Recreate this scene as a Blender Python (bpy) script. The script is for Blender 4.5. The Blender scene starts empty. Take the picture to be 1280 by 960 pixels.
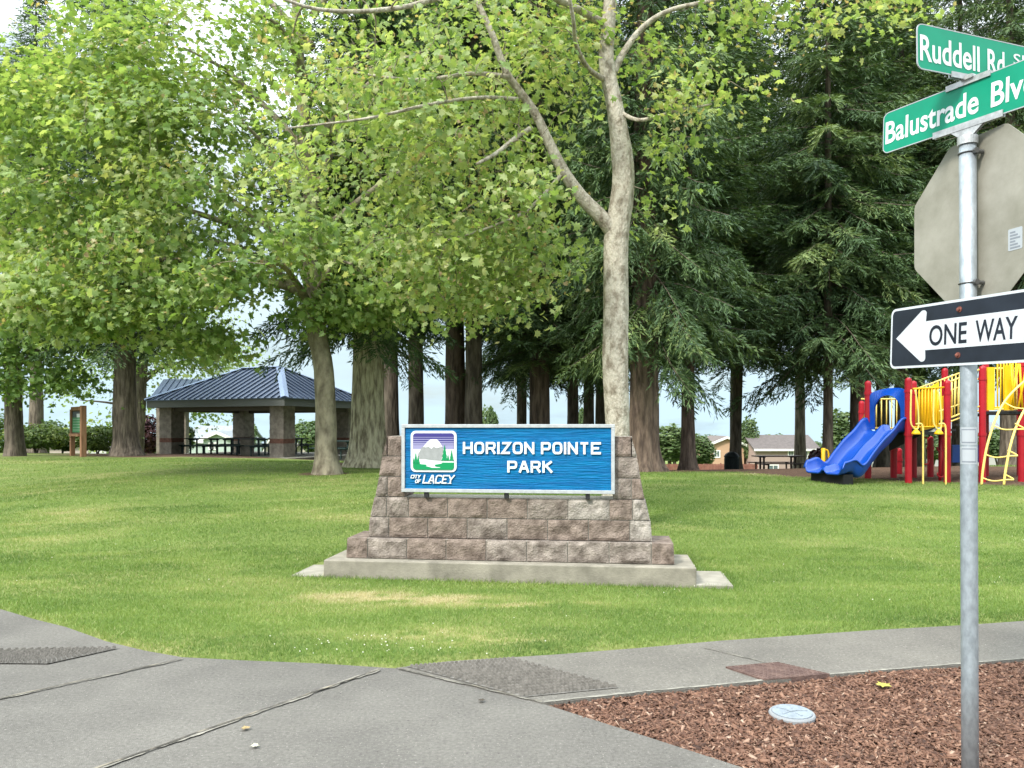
import bpy, math, random
import numpy as np
from mathutils import Vector

random.seed(7)
rng = np.random.default_rng(11)
scene = bpy.context.scene
COL = scene.collection
R = math.radians

# ------------------------------------------------------------------ camera
F, HZ, EYE = 960.0, 535.0, 1.6          # focal length and horizon line in photo pixels, eye height in metres
cam = bpy.data.cameras.new("camera")
cam.sensor_width = 36.0
cam.lens = 36.0 * F / 1280.0
cam.shift_y = (HZ - 480.0) / 1280.0
cam.clip_start = 0.1
cam.clip_end = 6000
camo = bpy.data.objects.new("camera", cam)
camo.location = (0, 0, EYE)
camo.rotation_euler = (R(90), 0, 0)
COL.objects.link(camo)
scene.camera = camo

# ------------------------------------------------------------------ sky, sun, exposure
SUN_EL, SUN_AZ = 44.0, 220.0            # azimuth clockwise from +Y: behind the camera, from the left
world = bpy.data.worlds.new("World")
scene.world = world
world.use_nodes = True
nt = world.node_tree
nt.nodes.clear()
out = nt.nodes.new("ShaderNodeOutputWorld")
bg = nt.nodes.new("ShaderNodeBackground")
sky = nt.nodes.new("ShaderNodeTexSky")
sky.sky_type = 'NISHITA'
sky.sun_disc = False
sky.sun_elevation = R(SUN_EL)
sky.sun_rotation = R(SUN_AZ)
sky.air_density = 1.2
sky.dust_density = 2.0
tc = nt.nodes.new("ShaderNodeTexCoord")
mp = nt.nodes.new("ShaderNodeMapping")
mp.inputs['Scale'].default_value = (1.6, 1.6, 6.0)
ns = nt.nodes.new("ShaderNodeTexNoise")
ns.inputs['Scale'].default_value = 2.2
ns.inputs['Detail'].default_value = 7.0
ns.inputs['Roughness'].default_value = 0.55
cr = nt.nodes.new("ShaderNodeValToRGB")
cr.color_ramp.elements[0].position = 0.22
cr.color_ramp.elements[1].position = 0.52
mx = nt.nodes.new("ShaderNodeMixRGB")
sx = nt.nodes.new("ShaderNodeSeparateXYZ")
mr = nt.nodes.new("ShaderNodeMapRange")
mr.inputs['From Min'].default_value = 0.30
mr.inputs['From Max'].default_value = 0.95
mr.inputs['To Min'].default_value = 6.2
mr.inputs['To Max'].default_value = 32.0
cl = nt.nodes.new("ShaderNodeVectorMath")
cl.operation = 'SCALE'
hz = nt.nodes.new("ShaderNodeMapRange")
hz.inputs['From Min'].default_value = 0.02
hz.inputs['From Max'].default_value = 0.38
hc = nt.nodes.new("ShaderNodeMixRGB")
hc.inputs[1].default_value = (0.70, 0.93, 1.06, 1)
hc.inputs[2].default_value = (0.92, 1.01, 1.06, 1)
nt.links.new(hz.outputs[0], hc.inputs[0])
nt.links.new(hc.outputs[0], cl.inputs[0])
nt.links.new(tc.outputs['Generated'], sx.inputs[0])
nt.links.new(sx.outputs['Z'], mr.inputs['Value'])
nt.links.new(sx.outputs['Z'], hz.inputs['Value'])
nt.links.new(mr.outputs[0], cl.inputs['Scale'])
nt.links.new(cl.outputs[0], mx.inputs[2])
nt.links.new(tc.outputs['Generated'], mp.inputs[0])
nt.links.new(mp.outputs[0], ns.inputs['Vector'])
nt.links.new(ns.outputs[0], cr.inputs[0])
nt.links.new(cr.outputs[0], mx.inputs[0])
nt.links.new(sky.outputs[0], mx.inputs[1])
nt.links.new(mx.outputs[0], bg.inputs[0])
bg.inputs[1].default_value = 0.11
nt.links.new(bg.outputs[0], out.inputs[0])

sun = bpy.data.lights.new("sun", 'SUN')
sun.energy = 3.2
sun.angle = R(9)
sun.color = (1.0, 0.95, 0.86)
suno = bpy.data.objects.new("sun", sun)
az, el = R(SUN_AZ), R(SUN_EL)
sdir = Vector((math.sin(az) * math.cos(el), math.cos(az) * math.cos(el), math.sin(el)))
suno.rotation_euler = sdir.to_track_quat('Z', 'Y').to_euler()
COL.objects.link(suno)

vs = scene.view_settings
vs.view_transform = 'Standard'
vs.look = 'None'
vs.exposure = 0.66
vs.gamma = 1.0
cy = scene.cycles
cy.max_bounces = 6
cy.diffuse_bounces = 4
cy.glossy_bounces = 2
cy.transmission_bounces = 4
cy.sample_clamp_indirect = 8.0

# ------------------------------------------------------------------ helpers
def P(px, py, D):
    return np.array([(px - 640.0) / F * D, D, EYE - (py - HZ) / F * D])

def G(px, py, z=0.0):
    D = F * (EYE - z) / (py - HZ)
    return np.array([(px - 640.0) / F * D, D])

def hash3(i, j, k, s):
    n = (i * 374761393 + j * 668265263 + k * 1274126177 + s * 974711) & 0x7fffffff
    n = ((n ^ (n >> 13)) * 1274126177) & 0x7fffffff
    n = (n ^ (n >> 16)) & 0xffff
    return n / 65535.0

def vnoise(p, s=0):
    p = np.asarray(p, dtype=np.float64)
    f = np.floor(p)
    t = p - f
    t = t * t * (3 - 2 * t)
    i = f.astype(np.int64)
    r = 0
    for a in (0, 1):
        for b in (0, 1):
            for c in (0, 1):
                w = (t[..., 0] if a else 1 - t[..., 0]) * (t[..., 1] if b else 1 - t[..., 1]) * (t[..., 2] if c else 1 - t[..., 2])
                r = r + w * hash3(i[..., 0] + a, i[..., 1] + b, i[..., 2] + c, s)
    return r

def fbm(p, s=0, o=4):
    r, a, tot = 0, 1.0, 0
    p = np.asarray(p, dtype=np.float64)
    for k in range(o):
        r = r + a * vnoise(p * 2 ** k, s + k)
        tot += a
        a *= 0.5
    return r / tot

WLOC = {}

def wloc(o):
    return WLOC.get(o.name, (0.0, 0.0, 0.0)) if o is not None else (0.0, 0.0, 0.0)

def link_mesh(name, me, parent=None):
    o = bpy.data.objects.new(name, me)
    COL.objects.link(o)
    if parent is not None:
        o.parent = parent
        WLOC[o.name] = wloc(parent)
    return o

class MB:
    """collects polygons in world coordinates, built as one mesh object"""
    def __init__(self):
        self.v, self.f, self.m = [], [], []
    def add(self, verts, faces, mi=0):
        b = len(self.v)
        self.v.extend([tuple(map(float, q)) for q in verts])
        for fc in faces:
            self.f.append(tuple(b + int(i) for i in fc))
            self.m.append(mi)
        return self
    def box(self, c, s, rz=0.0, mi=0):
        cx, cy_, cz = c
        hx, hy, hz = s[0] / 2, s[1] / 2, s[2] / 2
        co, si = math.cos(rz), math.sin(rz)
        vv = []
        for z in (-hz, hz):
            for x, y in ((-hx, -hy), (hx, -hy), (hx, hy), (-hx, hy)):
                vv.append((cx + x * co - y * si, cy_ + x * si + y * co, cz + z))
        return self.add(vv, [(3, 2, 1, 0), (4, 5, 6, 7), (0, 1, 5, 4), (1, 2, 6, 5), (2, 3, 7, 6), (3, 0, 4, 7)], mi)
    def tube(self, pts, rad, segs=8, cap=True, mi=0, disp=None):
        v, f = tube(pts, rad, segs, cap, disp)
        return self.add(v, f, mi)
    def prism(self, pts2, fr, c0, c1, mi=0):
        """polygon in the (a, b) plane of a frame, from depth c0 to c1 along its normal"""
        n = len(pts2)
        ar = sum(pts2[i][0] * pts2[(i + 1) % n][1] - pts2[(i + 1) % n][0] * pts2[i][1] for i in range(n))
        if ar < 0:
            pts2 = pts2[::-1]
        vv = [fr(a, b, c0) for a, b in pts2] + [fr(a, b, c1) for a, b in pts2]
        ff = [tuple(range(n))[::-1], tuple(range(n, 2 * n))] + [(i, (i + 1) % n, n + (i + 1) % n, n + i) for i in range(n)]
        return self.add(vv, ff, mi)
    def build(self, name, mats, parent=None, smooth=False, bevel=0.0):
        me = bpy.data.meshes.new(name)
        o0 = np.array(wloc(parent))
        me.from_pydata([tuple(np.array(q) - o0) for q in self.v], [], self.f)
        if not isinstance(mats, (list, tuple)):
            mats = [mats]
        for m in mats:
            me.materials.append(m)
        me.polygons.foreach_set('material_index', self.m)
        if smooth:
            me.polygons.foreach_set('use_smooth', [True] * len(self.f))
        me.update()
        o = link_mesh(name, me, parent)
        if bevel:
            b = o.modifiers.new("bevel", 'BEVEL')
            b.width = bevel
            b.segments = 2
            b.limit_method = 'ANGLE'
        return o

def tube(pts, rad, segs=8, cap=True, disp=None):
    pts = np.array(pts, float)
    n = len(pts)
    rad = np.full(n, rad, float) if np.isscalar(rad) else np.array(rad, float)
    tan = np.gradient(pts, axis=0)
    tan /= np.linalg.norm(tan, axis=1)[:, None] + 1e-9
    ref = np.array([1.0, 0, 0]) if abs(tan[0][0]) < 0.9 else np.array([0, 1.0, 0])
    u = ref - tan[0] * ref.dot(tan[0])
    u /= np.linalg.norm(u)
    ang = np.linspace(0, 2 * np.pi, segs, endpoint=False)
    vv = []
    for i in range(n):
        u = u - tan[i] * u.dot(tan[i])
        u /= np.linalg.norm(u) + 1e-9
        w = np.cross(tan[i], u)
        r = rad[i] * np.ones(segs)
        if disp is not None:
            r = r * disp(ang, i, pts[i], rad[i])
        vv.append(pts[i] + (np.cos(ang) * r)[:, None] * u + (np.sin(ang) * r)[:, None] * w)
    vv = np.concatenate(vv)
    ff = []
    for i in range(n - 1):
        for k in range(segs):
            k2 = (k + 1) % segs
            ff.append((i * segs + k, i * segs + k2, (i + 1) * segs + k2, (i + 1) * segs + k))
    if cap:
        ff.append(tuple(range(segs))[::-1])
        ff.append(tuple(range((n - 1) * segs, n * segs)))
    return vv, ff

def smooth_path(pts, n=24):
    pts = np.array(pts, float)
    m = len(pts)
    res = []
    t = np.linspace(0, m - 1, n)
    for q in t:
        i = min(int(q), m - 2)
        u = q - i
        p0, p1, p2, p3 = pts[max(i - 1, 0)], pts[i], pts[i + 1], pts[min(i + 2, m - 1)]
        res.append(0.5 * ((2 * p1) + (-p0 + p2) * u + (2 * p0 - 5 * p1 + 4 * p2 - p3) * u * u + (-p0 + 3 * p1 - 3 * p2 + p3) * u ** 3))
    return np.array(res)

def fast_mesh(name, verts, loops, totals, mat, tint=None, attr='tint', wood=None, wood_mat=None):
    me = bpy.data.meshes.new(name)
    n_leaf = len(totals)
    if wood is not None:
        nb_ = len(verts)
        verts = np.concatenate([verts, np.array(wood.v)])
        loops = np.concatenate([loops, np.array(wood.f).ravel() + nb_])
        totals = np.concatenate([totals, np.full(len(wood.f), 4)])
        tint = np.concatenate([tint, np.zeros(len(wood.v))])
    verts = np.ascontiguousarray(verts, dtype=np.float32)
    me.vertices.add(len(verts))
    me.vertices.foreach_set('co', verts.ravel())
    me.loops.add(len(loops))
    me.loops.foreach_set('vertex_index', np.ascontiguousarray(loops, dtype=np.int32))
    me.polygons.add(len(totals))
    st = np.concatenate([[0], np.cumsum(totals)[:-1]]).astype(np.int32)
    me.polygons.foreach_set('loop_start', st)
    me.polygons.foreach_set('loop_total', np.asarray(totals, dtype=np.int32))
    me.materials.append(mat)
    if wood is not None:
        me.materials.append(wood_mat)
        me.polygons.foreach_set('material_index', (np.arange(len(totals)) >= n_leaf).astype(np.int32))
    if tint is not None:
        a = me.attributes.new(attr, 'FLOAT', 'POINT')
        a.data.foreach_set('value', np.ascontiguousarray(tint, dtype=np.float32))
    me.update(calc_edges=True)
    return me

def thing(name, label, cat, loc=(0, 0, 0), group=None):
    o = bpy.data.objects.new(name, None)
    o.empty_display_size = 0.3
    COL.objects.link(o)
    o.location = loc
    WLOC[o.name] = tuple(map(float, loc))
    return tag(o, label, cat, group)

def tag(o, label, cat, group=None):
    o['label'] = label
    o['category'] = cat
    if group:
        o['group'] = group
    return o

def kind(o, k, label=None):
    o['kind'] = k
    if label:
        o['label'] = label
    return o

def copy_tree(o, parent=None):
    c = o.copy()
    COL.objects.link(c)
    if parent is not None:
        c.parent = parent
    for ch in list(o.children):
        copy_tree(ch, c)
    return c

def frame(o, u, w):
    """frame with origin o, a along u, b along w, c along the normal u x w"""
    o = np.array(o, float)
    u = np.array(u, float) / np.linalg.norm(u)
    w = np.array(w, float)
    w = w - u * w.dot(u)
    w /= np.linalg.norm(w)
    n = np.cross(u, w)
    return lambda a, b, c=0.0: o + a * u + b * w + c * n

def rrect(x0, y0, x1, y1, r, k=5):
    p = []
    for cx, cy_, a0 in ((x1 - r, y1 - r, 0), (x0 + r, y1 - r, 90), (x0 + r, y0 + r, 180), (x1 - r, y0 + r, 270)):
        for i in range(k + 1):
            a = R(a0 + 90 * i / k)
            p.append((cx + r * math.cos(a), cy_ + r * math.sin(a)))
    return p

def text_mesh(mb, s, fr, x0, x1, y0, y1, c, mi=0, bold=0.0, depth=0.0, shear=0.0):
    """a word fitted to the rectangle x0..x1, y0..y1 of a frame (capital height = y1 - y0)"""
    cu = bpy.data.curves.new("word", 'FONT')
    cu.body = s
    cu.offset = bold
    cu.resolution_u = 4
    cu.shear = shear
    to = bpy.data.objects.new("word", cu)
    me = bpy.data.meshes.new_from_object(to)
    v = np.array([q.co[:] for q in me.vertices])
    polys = [tuple(q.vertices) for q in me.polygons]
    caph = 0.729 + 2 * bold
    xa, xb = v[:, 0].min(), v[:, 0].max()
    sy = (y1 - y0) / caph
    sx = (x1 - x0) / (xb - xa)
    vv = [fr(x0 + (q[0] - xa) * sx, y0 + (q[1] + bold) * sy, c) for q in v]
    e0 = np.array(fr(1, 0, 0)) - np.array(fr(0, 0, 0))
    e1 = np.array(fr(0, 1, 0)) - np.array(fr(0, 0, 0))
    nn = np.cross(e0, e1)
    ff = []
    for q in polys:
        a, b, d = (np.array(vv[q[i]]) for i in (0, 1, 2))
        ff.append(q)
    mb.add(vv, ff, mi)
    bpy.data.objects.remove(to)
    bpy.data.meshes.remove(me)
    bpy.data.curves.remove(cu)

def ribbon(mb, pts, t, fr, c0, c1, closed=False, mi=0):
    """a stroke of width t along a polyline in a frame, raised from c0 to c1, mitred"""
    p = np.array(pts, float)
    n = len(p)
    L, Rr = [], []
    for i in range(n):
        a = p[(i - 1) % n] if (closed or i > 0) else None
        b = p[(i + 1) % n] if (closed or i < n - 1) else None
        d1 = (p[i] - a) / np.linalg.norm(p[i] - a) if a is not None else None
        d2 = (b - p[i]) / np.linalg.norm(b - p[i]) if b is not None else None
        if d1 is None: d1 = d2
        if d2 is None: d2 = d1
        nrm = np.array([-(d1 + d2)[1], (d1 + d2)[0]])
        ln = np.linalg.norm(nrm)
        nrm = np.array([-d1[1], d1[0]]) if ln < 1e-6 else nrm / ln
        k = max(0.42, nrm.dot([-d1[1], d1[0]]))
        L.append(p[i] + nrm * t / 2 / k)
        Rr.append(p[i] - nrm * t / 2 / k)
    vv = []
    for i in range(n):
        vv += [fr(*Rr[i], c1), fr(*L[i], c1), fr(*L[i], c0), fr(*Rr[i], c0)]
    ff = []
    for i in range(n if closed else n - 1):
        j = (i + 1) % n
        a, b = i * 4, j * 4
        ff += [(a, b, b + 1, a + 1), (a + 1, b + 1, b + 2, a + 2), (a, a + 3, b + 3, b)]
    if not closed:
        ff += [(0, 1, 2, 3), ((n - 1) * 4 + 3, (n - 1) * 4 + 2, (n - 1) * 4 + 1, (n - 1) * 4)]
    mb.add(vv, ff, mi)

# ------------------------------------------------------------------ materials
def mat(name, col, rough=0.7, var=0.0, scale=8.0, bump=0.0, bscale=40.0, stretch=None, col2=None, lo=0.35, hi=0.65, metal=0.0, spec=0.3, detail=5.0, bdist=0.02):
    m = bpy.data.materials.new(name)
    m.use_nodes = True
    t = m.node_tree
    b = t.nodes['Principled BSDF']
    b.inputs['Roughness'].default_value = rough
    b.inputs['Metallic'].default_value = metal
    b.inputs['Specular IOR Level'].default_value = spec
    c = tuple(col) + (1,)
    b.inputs['Base Color'].default_value = c
    co = t.nodes.new('ShaderNodeTexCoord')
    src = co.outputs['Object']
    if stretch:
        mpn = t.nodes.new('ShaderNodeMapping')
        mpn.inputs['Scale'].default_value = stretch
        t.links.new(src, mpn.inputs[0])
        src = mpn.outputs[0]
    if var or col2:
        n = t.nodes.new('ShaderNodeTexNoise')
        n.inputs['Scale'].default_value = scale
        n.inputs['Detail'].default_value = detail
        n.inputs['Roughness'].default_value = 0.6
        t.links.new(src, n.inputs['Vector'])
        r = t.nodes.new('ShaderNodeValToRGB')
        r.color_ramp.elements[0].position = lo
        r.color_ramp.elements[1].position = hi
        if col2 is None:
            r.color_ramp.elements[0].color = tuple(x * (1 - var) for x in col) + (1,)
            r.color_ramp.elements[1].color = tuple(min(1, x * (1 + var)) for x in col) + (1,)
        else:
            r.color_ramp.elements[0].color = c
            r.color_ramp.elements[1].color = tuple(col2) + (1,)
        t.links.new(n.outputs[0], r.inputs[0])
        t.links.new(r.outputs[0], b.inputs['Base Color'])
    if bump:
        n2 = t.nodes.new('ShaderNodeTexNoise')
        n2.inputs['Scale'].default_value = bscale
        n2.inputs['Detail'].default_value = 6
        t.links.new(src, n2.inputs['Vector'])
        bp = t.nodes.new('ShaderNodeBump')
        bp.inputs['Strength'].default_value = bump
        bp.inputs['Distance'].default_value = bdist
        t.links.new(n2.outputs[0], bp.inputs['Height'])
        t.links.new(bp.outputs[0], b.inputs['Normal'])
    return m

def tint_mat(name, stops, rough=0.6, transl=0.35, tcol=(1.25, 1.3, 0.6), attr='tint', spec=0.3):
    """colour per leaf or blade from its own random tint; thin leaves let light through"""
    m = bpy.data.materials.new(name)
    m.use_nodes = True
    t = m.node_tree
    b = t.nodes['Principled BSDF']
    o = t.nodes['Material Output']
    at = t.nodes.new('ShaderNodeAttribute')
    at.attribute_name = attr
    r = t.nodes.new('ShaderNodeValToRGB')
    el_ = r.color_ramp.elements
    while len(el_) < len(stops):
        el_.new(0.5)
    for e, (p, c) in zip(el_, stops):
        e.position = p
        e.color = tuple(c) + (1,)
    t.links.new(at.outputs['Fac'], r.inputs[0])
    t.links.new(r.outputs[0], b.inputs['Base Color'])
    b.inputs['Roughness'].default_value = rough
    b.inputs['Specular IOR Level'].default_value = spec
    if transl:
        tr = t.nodes.new('ShaderNodeBsdfTranslucent')
        mu = t.nodes.new('ShaderNodeMixRGB')
        mu.blend_type = 'MULTIPLY'
        mu.inputs[0].default_value = 1.0
        mu.inputs[2].default_value = tuple(tcol) + (1,)
        t.links.new(r.outputs[0], mu.inputs[1])
        t.links.new(mu.outputs[0], tr.inputs[0])
        ms = t.nodes.new('ShaderNodeMixShader')
        ms.inputs[0].default_value = transl
        t.links.new(b.outputs[0], ms.inputs[1])
        t.links.new(tr.outputs[0], ms.inputs[2])
        t.links.new(ms.outputs[0], o.inputs[0])
    return m

M = {}
M['leaf'] = tint_mat('plane_leaf', [(0.0, (.095, .175, .050)), (.4, (.190, .295, .092)), (.7, (.30, .395, .140)), (.88, (.41, .47, .21)), (.93, (.44, .38, .20)), (1.0, (.38, .27, .16))], 0.40, 0.5, tcol=(1.2, 1.2, .6))
M['leaf_far'] = tint_mat('far_leaf', [(0.0, (.045, .080, .028)), (.5, (.085, .135, .048)), (1.0, (.15, .195, .08))], 0.6, 0.3)
M['leaf_red'] = tint_mat('maroon_leaf', [(0.0, (.03, .012, .014)), (1.0, (.075, .025, .03))], 0.6, 0.2)
M['shrub'] = tint_mat('shrub_leaf', [(0.0, (.045, .085, .018)), (.6, (.09, .14, .03)), (1.0, (.17, .20, .05))], 0.5, 0.3)
M['needle'] = tint_mat('fir_needle', [(0.0, (.030, .060, .028)), (.5, (.075, .130, .050)), (.85, (.150, .215, .080)), (1.0, (.22, .28, .10))], 0.55, 0.2)
M['grass'] = tint_mat('grass_blade', [(0.0, (.075, .138, .030)), (.4, (.158, .245, .052)), (.68, (.252, .32, .088)), (.86, (.37, .355, .165)), (1.0, (.45, .40, .25))], 0.5, 0.3)
M['chip'] = tint_mat('bark_chip', [(0.0, (.038, .019, .013)), (.35, (.108, .053, .034)), (.75, (.205, .112, .073)), (1.0, (.38, .28, .21))], 0.8, 0.0)
M['plane_bark'] = mat('plane_bark', (.20, .17, .125), 0.85, scale=12.0, col2=(.43, .395, .32), lo=.36, hi=.56, detail=14, bump=1.0, bscale=34, stretch=(1, 1, .55), bdist=.03)
M['plane_bark_old'] = mat('plane_bark_old', (.12, .10, .07), 0.9, scale=5.0, col2=(.30, .265, .19), lo=.36, hi=.62, bump=0.9, bscale=22, stretch=(1, 1, .5), bdist=.03)
M['fir_bark'] = mat('fir_bark', (.07, .056, .044), 0.95, scale=9.0, col2=(.20, .165, .13), lo=.38, hi=.66, bump=1.0, bscale=14, stretch=(1, 1, .18), bdist=.06)
M['fir_bark_pale'] = mat('fir_bark_pale', (.17, .14, .098), 0.95, scale=12.0, col2=(.52, .47, .34), lo=.36, hi=.60, bump=1.0, bscale=16, stretch=(1, 1, .2), bdist=.07)
M['fir_bark_red'] = mat('fir_bark_red', (.07, .05, .04), 0.95, scale=9.0, col2=(.205, .15, .115), lo=.38, hi=.66, bump=1.0, bscale=14, stretch=(1, 1, .18), bdist=.06)
M['twig'] = mat('twig', (.20, .17, .12), 0.9, var=.4, scale=9)
M['galv'] = mat('galvanised_steel', (.33, .37, .40), 0.5, var=.17, scale=38, metal=0.6, stretch=(1, 1, .5), bump=.08, bscale=90)
M['galv2'] = mat('cast_aluminium', (.42, .43, .43), 0.45, var=.2, scale=30, metal=0.6)
M['band'] = mat('steel_band', (.12, .12, .12), 0.4, metal=0.6)
M['sign_back'] = mat('bare_aluminium', (.235, .225, .18), 0.5, scale=4.5, col2=(.33, .315, .265), lo=.35, hi=.65, metal=0.25, bump=.05, bscale=60)
M['sign_black'] = mat('black_sheeting', (.014, .018, .027), 0.45, var=.3, scale=5, spec=.25)
M['sign_white'] = mat('white_sheeting', (.50, .53, .56), 0.5, var=.05, scale=30)
M['sign_green'] = mat('green_sheeting', (.0, .225, .13), 0.4, var=.08, scale=6)
M['bolt'] = mat('rusty_bolt', (.16, .055, .04), 0.8, var=.4, scale=80)
M['sticker'] = mat('pale_sticker', (.34, .37, .39), 0.6)
M['sticker_ink'] = mat('sticker_ink', (.19, .21, .24), 0.6)
M['plinth'] = mat('concrete_plinth', (.15, .137, .11), 0.9, scale=4.5, col2=(.29, .265, .215), lo=.3, hi=.7, bump=.25, bscale=60, detail=9)
M['pad'] = mat('concrete_pad', (.21, .195, .16), 0.9, scale=5, col2=(.30, .28, .235), bump=.2, bscale=80)
M['mortar'] = mat('mortar', (.33, .305, .265), 0.95, var=.15, scale=20, bump=.3, bscale=120)
def block_mat(n, a, b_):
    return mat(n, a, 0.95, scale=9, col2=b_, lo=.34, hi=.66, bump=.8, bscale=55, detail=8, bdist=.02)
M['block_a'] = block_mat('split_block_pink', (.115, .093, .078), (.31, .265, .23))
M['block_b'] = block_mat('split_block_brown', (.10, .075, .06), (.26, .205, .172))
M['block_c'] = block_mat('split_block_grey', (.17, .15, .13), (.40, .36, .32))
M['panel_blue'] = mat('blue_grained_board', (.0, .085, .25), 0.5, scale=1.0, col2=(.0, .155, .35), spec=.15, lo=.3, hi=.7, bump=0.9, bscale=2.4, stretch=(2.2, 2.2, 34), bdist=.02)
M['panel_frame'] = mat('pale_frame_paint', (.36, .38, .39), 0.5, var=.12, scale=20)
M['white'] = mat('white_paint', (.62, .65, .66), 0.5)
M['e_purple'] = mat('emblem_purple', (.040, .034, .18), 0.5)
M['e_lav'] = mat('emblem_lavender', (.25, .24, .40), 0.5)
M['e_grey'] = mat('emblem_grey', (.27, .28, .28), 0.5, var=.08, scale=30)
M['e_green'] = mat('emblem_green', (.0, .22, .075), 0.5)
M['dark_metal'] = mat('dark_metal', (.02, .02, .022), 0.5)
M['concrete'] = mat('paving_concrete', (.095, .090, .083), 0.92, scale=42.0, col2=(.175, .168, .157), lo=.32, hi=.68, bump=.5, bscale=190, detail=12)
def concrete_mat(name, dark, light, stain):
    m = mat(name, dark, .92, scale=48, col2=light, lo=.3, hi=.7, bump=.55, bscale=190, detail=12)
    t = m.node_tree
    b = t.nodes['Principled BSDF']
    src = b.inputs['Base Color'].links[0].from_socket
    co = t.nodes.new('ShaderNodeTexCoord')
    def nz(sc, de, rough=.6):
        n = t.nodes.new('ShaderNodeTexNoise')
        n.inputs['Scale'].default_value = sc
        n.inputs['Detail'].default_value = de
        n.inputs['Roughness'].default_value = rough
        t.links.new(co.outputs['Object'], n.inputs['Vector'])
        return n.outputs[0]
    def rmp(s_, p0, c0, p1, c1):
        r = t.nodes.new('ShaderNodeValToRGB')
        r.color_ramp.elements[0].position = p0; r.color_ramp.elements[1].position = p1
        r.color_ramp.elements[0].color = (*c0, 1); r.color_ramp.elements[1].color = (*c1, 1)
        t.links.new(s_, r.inputs[0])
        return r.outputs[0]
    mu = t.nodes.new('ShaderNodeMixRGB'); mu.blend_type = 'MULTIPLY'; mu.inputs[0].default_value = 1
    t.links.new(src, mu.inputs[1])
    t.links.new(rmp(nz(.9, 8, .65), .32, stain, .66, (1.12, 1.11, 1.08)), mu.inputs[2])
    m2 = t.nodes.new('ShaderNodeMixRGB')
    t.links.new(rmp(nz(75, 3), .63, (0, 0, 0), .70, (1, 1, 1)), m2.inputs[0])
    t.links.new(mu.outputs[0], m2.inputs[1])
    m2.inputs[2].default_value = (light[0] * 1.7, light[1] * 1.68, light[2] * 1.62, 1)
    m3 = t.nodes.new('ShaderNodeMixRGB')
    t.links.new(rmp(nz(52, 3), .64, (0, 0, 0), .72, (.8, .8, .8)), m3.inputs[0])
    t.links.new(m2.outputs[0], m3.inputs[1])
    m3.inputs[2].default_value = (.035, .033, .03, 1)
    t.links.new(m3.outputs[0], b.inputs['Base Color'])
    return m
M['concrete'] = concrete_mat('paving_concrete', (.104, .098, .089), (.170, .161, .148), (.74, .73, .72))
M['footpath'] = concrete_mat('footpath_concrete', (.114, .106, .094), (.178, .167, .149), (.74, .73, .72))
M['joint'] = mat('joint_dirt', (.07, .064, .055), 1.0, scale=9, col2=(.22, .195, .15), lo=.45, hi=.62)
M['edge'] = mat('worn_slab_edge', (.20, .187, .16), 0.95, var=.3, scale=30)
M['ramp'] = mat('ramp_concrete', (.10, .093, .083), 0.95, scale=30, col2=(.17, .158, .142), bump=.3, bscale=150)
M['rust'] = mat('rusty_cover', (.085, .052, .045), 0.85, scale=12, col2=(.14, .09, .075), bump=.5, bscale=90)
M['lid'] = mat('grey_plastic_lid', (.20, .23, .26), 0.6, var=.15, scale=25)
M['lid_dark'] = mat('grey_plastic_rim', (.22, .23, .24), 0.7)
M['roof_blue'] = mat('blue_metal_roof', (.085, .115, .175), 0.35, var=.08, scale=3, metal=.35)
M['roof_cap'] = mat('roof_cap_blue', (.20, .27, .40), 0.4, metal=.3)
M['fascia'] = mat('grey_fascia', (.13, .135, .13), 0.6)
M['soffit'] = mat('soffit_wood', (.10, .085, .07), 0.8)
M['stone_col'] = mat('column_block', (.17, .145, .12), 0.95, scale=5, col2=(.29, .255, .215), bump=.6, bscale=40)
M['stone_band'] = mat('column_red_band', (.15, .075, .055), 0.95, var=.25, scale=6)
M['table_green'] = mat('dark_green_coating', (.016, .035, .032), 0.5)
M['table_brown'] = mat('maroon_table_paint', (.05, .024, .022), 0.6)
M['table_grey'] = mat('weathered_table_top', (.15, .14, .13), 0.8)
M['wood'] = mat('kiosk_timber', (.20, .10, .055), 0.85, scale=6, col2=(.34, .19, .11), stretch=(1, 1, .15), bump=.3, bscale=20)
M['wood_dark'] = mat('kiosk_timber_dark', (.09, .06, .04), 0.85, var=.25, scale=6)
M['kiosk_green'] = mat('kiosk_green_sheet', (.045, .20, .075), 0.6)
M['kiosk_pale'] = mat('kiosk_pale_print', (.30, .42, .34), 0.6)
M['kiosk_dark'] = mat('kiosk_dark_print', (.015, .02, .03), 0.5)
M['trash'] = mat('trash_can_black', (.012, .018, .02), 0.5)
M['play_red'] = mat('red_powder_coat', (.34, .012, .022), 0.35, var=.1, scale=3)
M['play_yellow'] = mat('yellow_powder_coat', (.75, .43, .01), 0.4, var=.08, scale=4)
M['play_cream'] = mat('pale_yellow_tube', (.78, .58, .16), 0.4)
M['play_blue'] = mat('blue_moulded_plastic', (.002, .055, .34), 0.28, var=.1, scale=2, spec=.5)
M['play_deck'] = mat('black_deck', (.012, .012, .013), 0.7)
M['play_dark'] = mat('dark_board', (.02, .03, .035), 0.7)
M['glass'] = mat('house_glass', (.10, .13, .14), 0.12, spec=.6)
M['trim'] = mat('house_trim', (.66, .65, .62), 0.6)
M['debris'] = mat('dry_leaf', (.26, .19, .09), 0.8, var=.3, scale=30)

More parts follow.
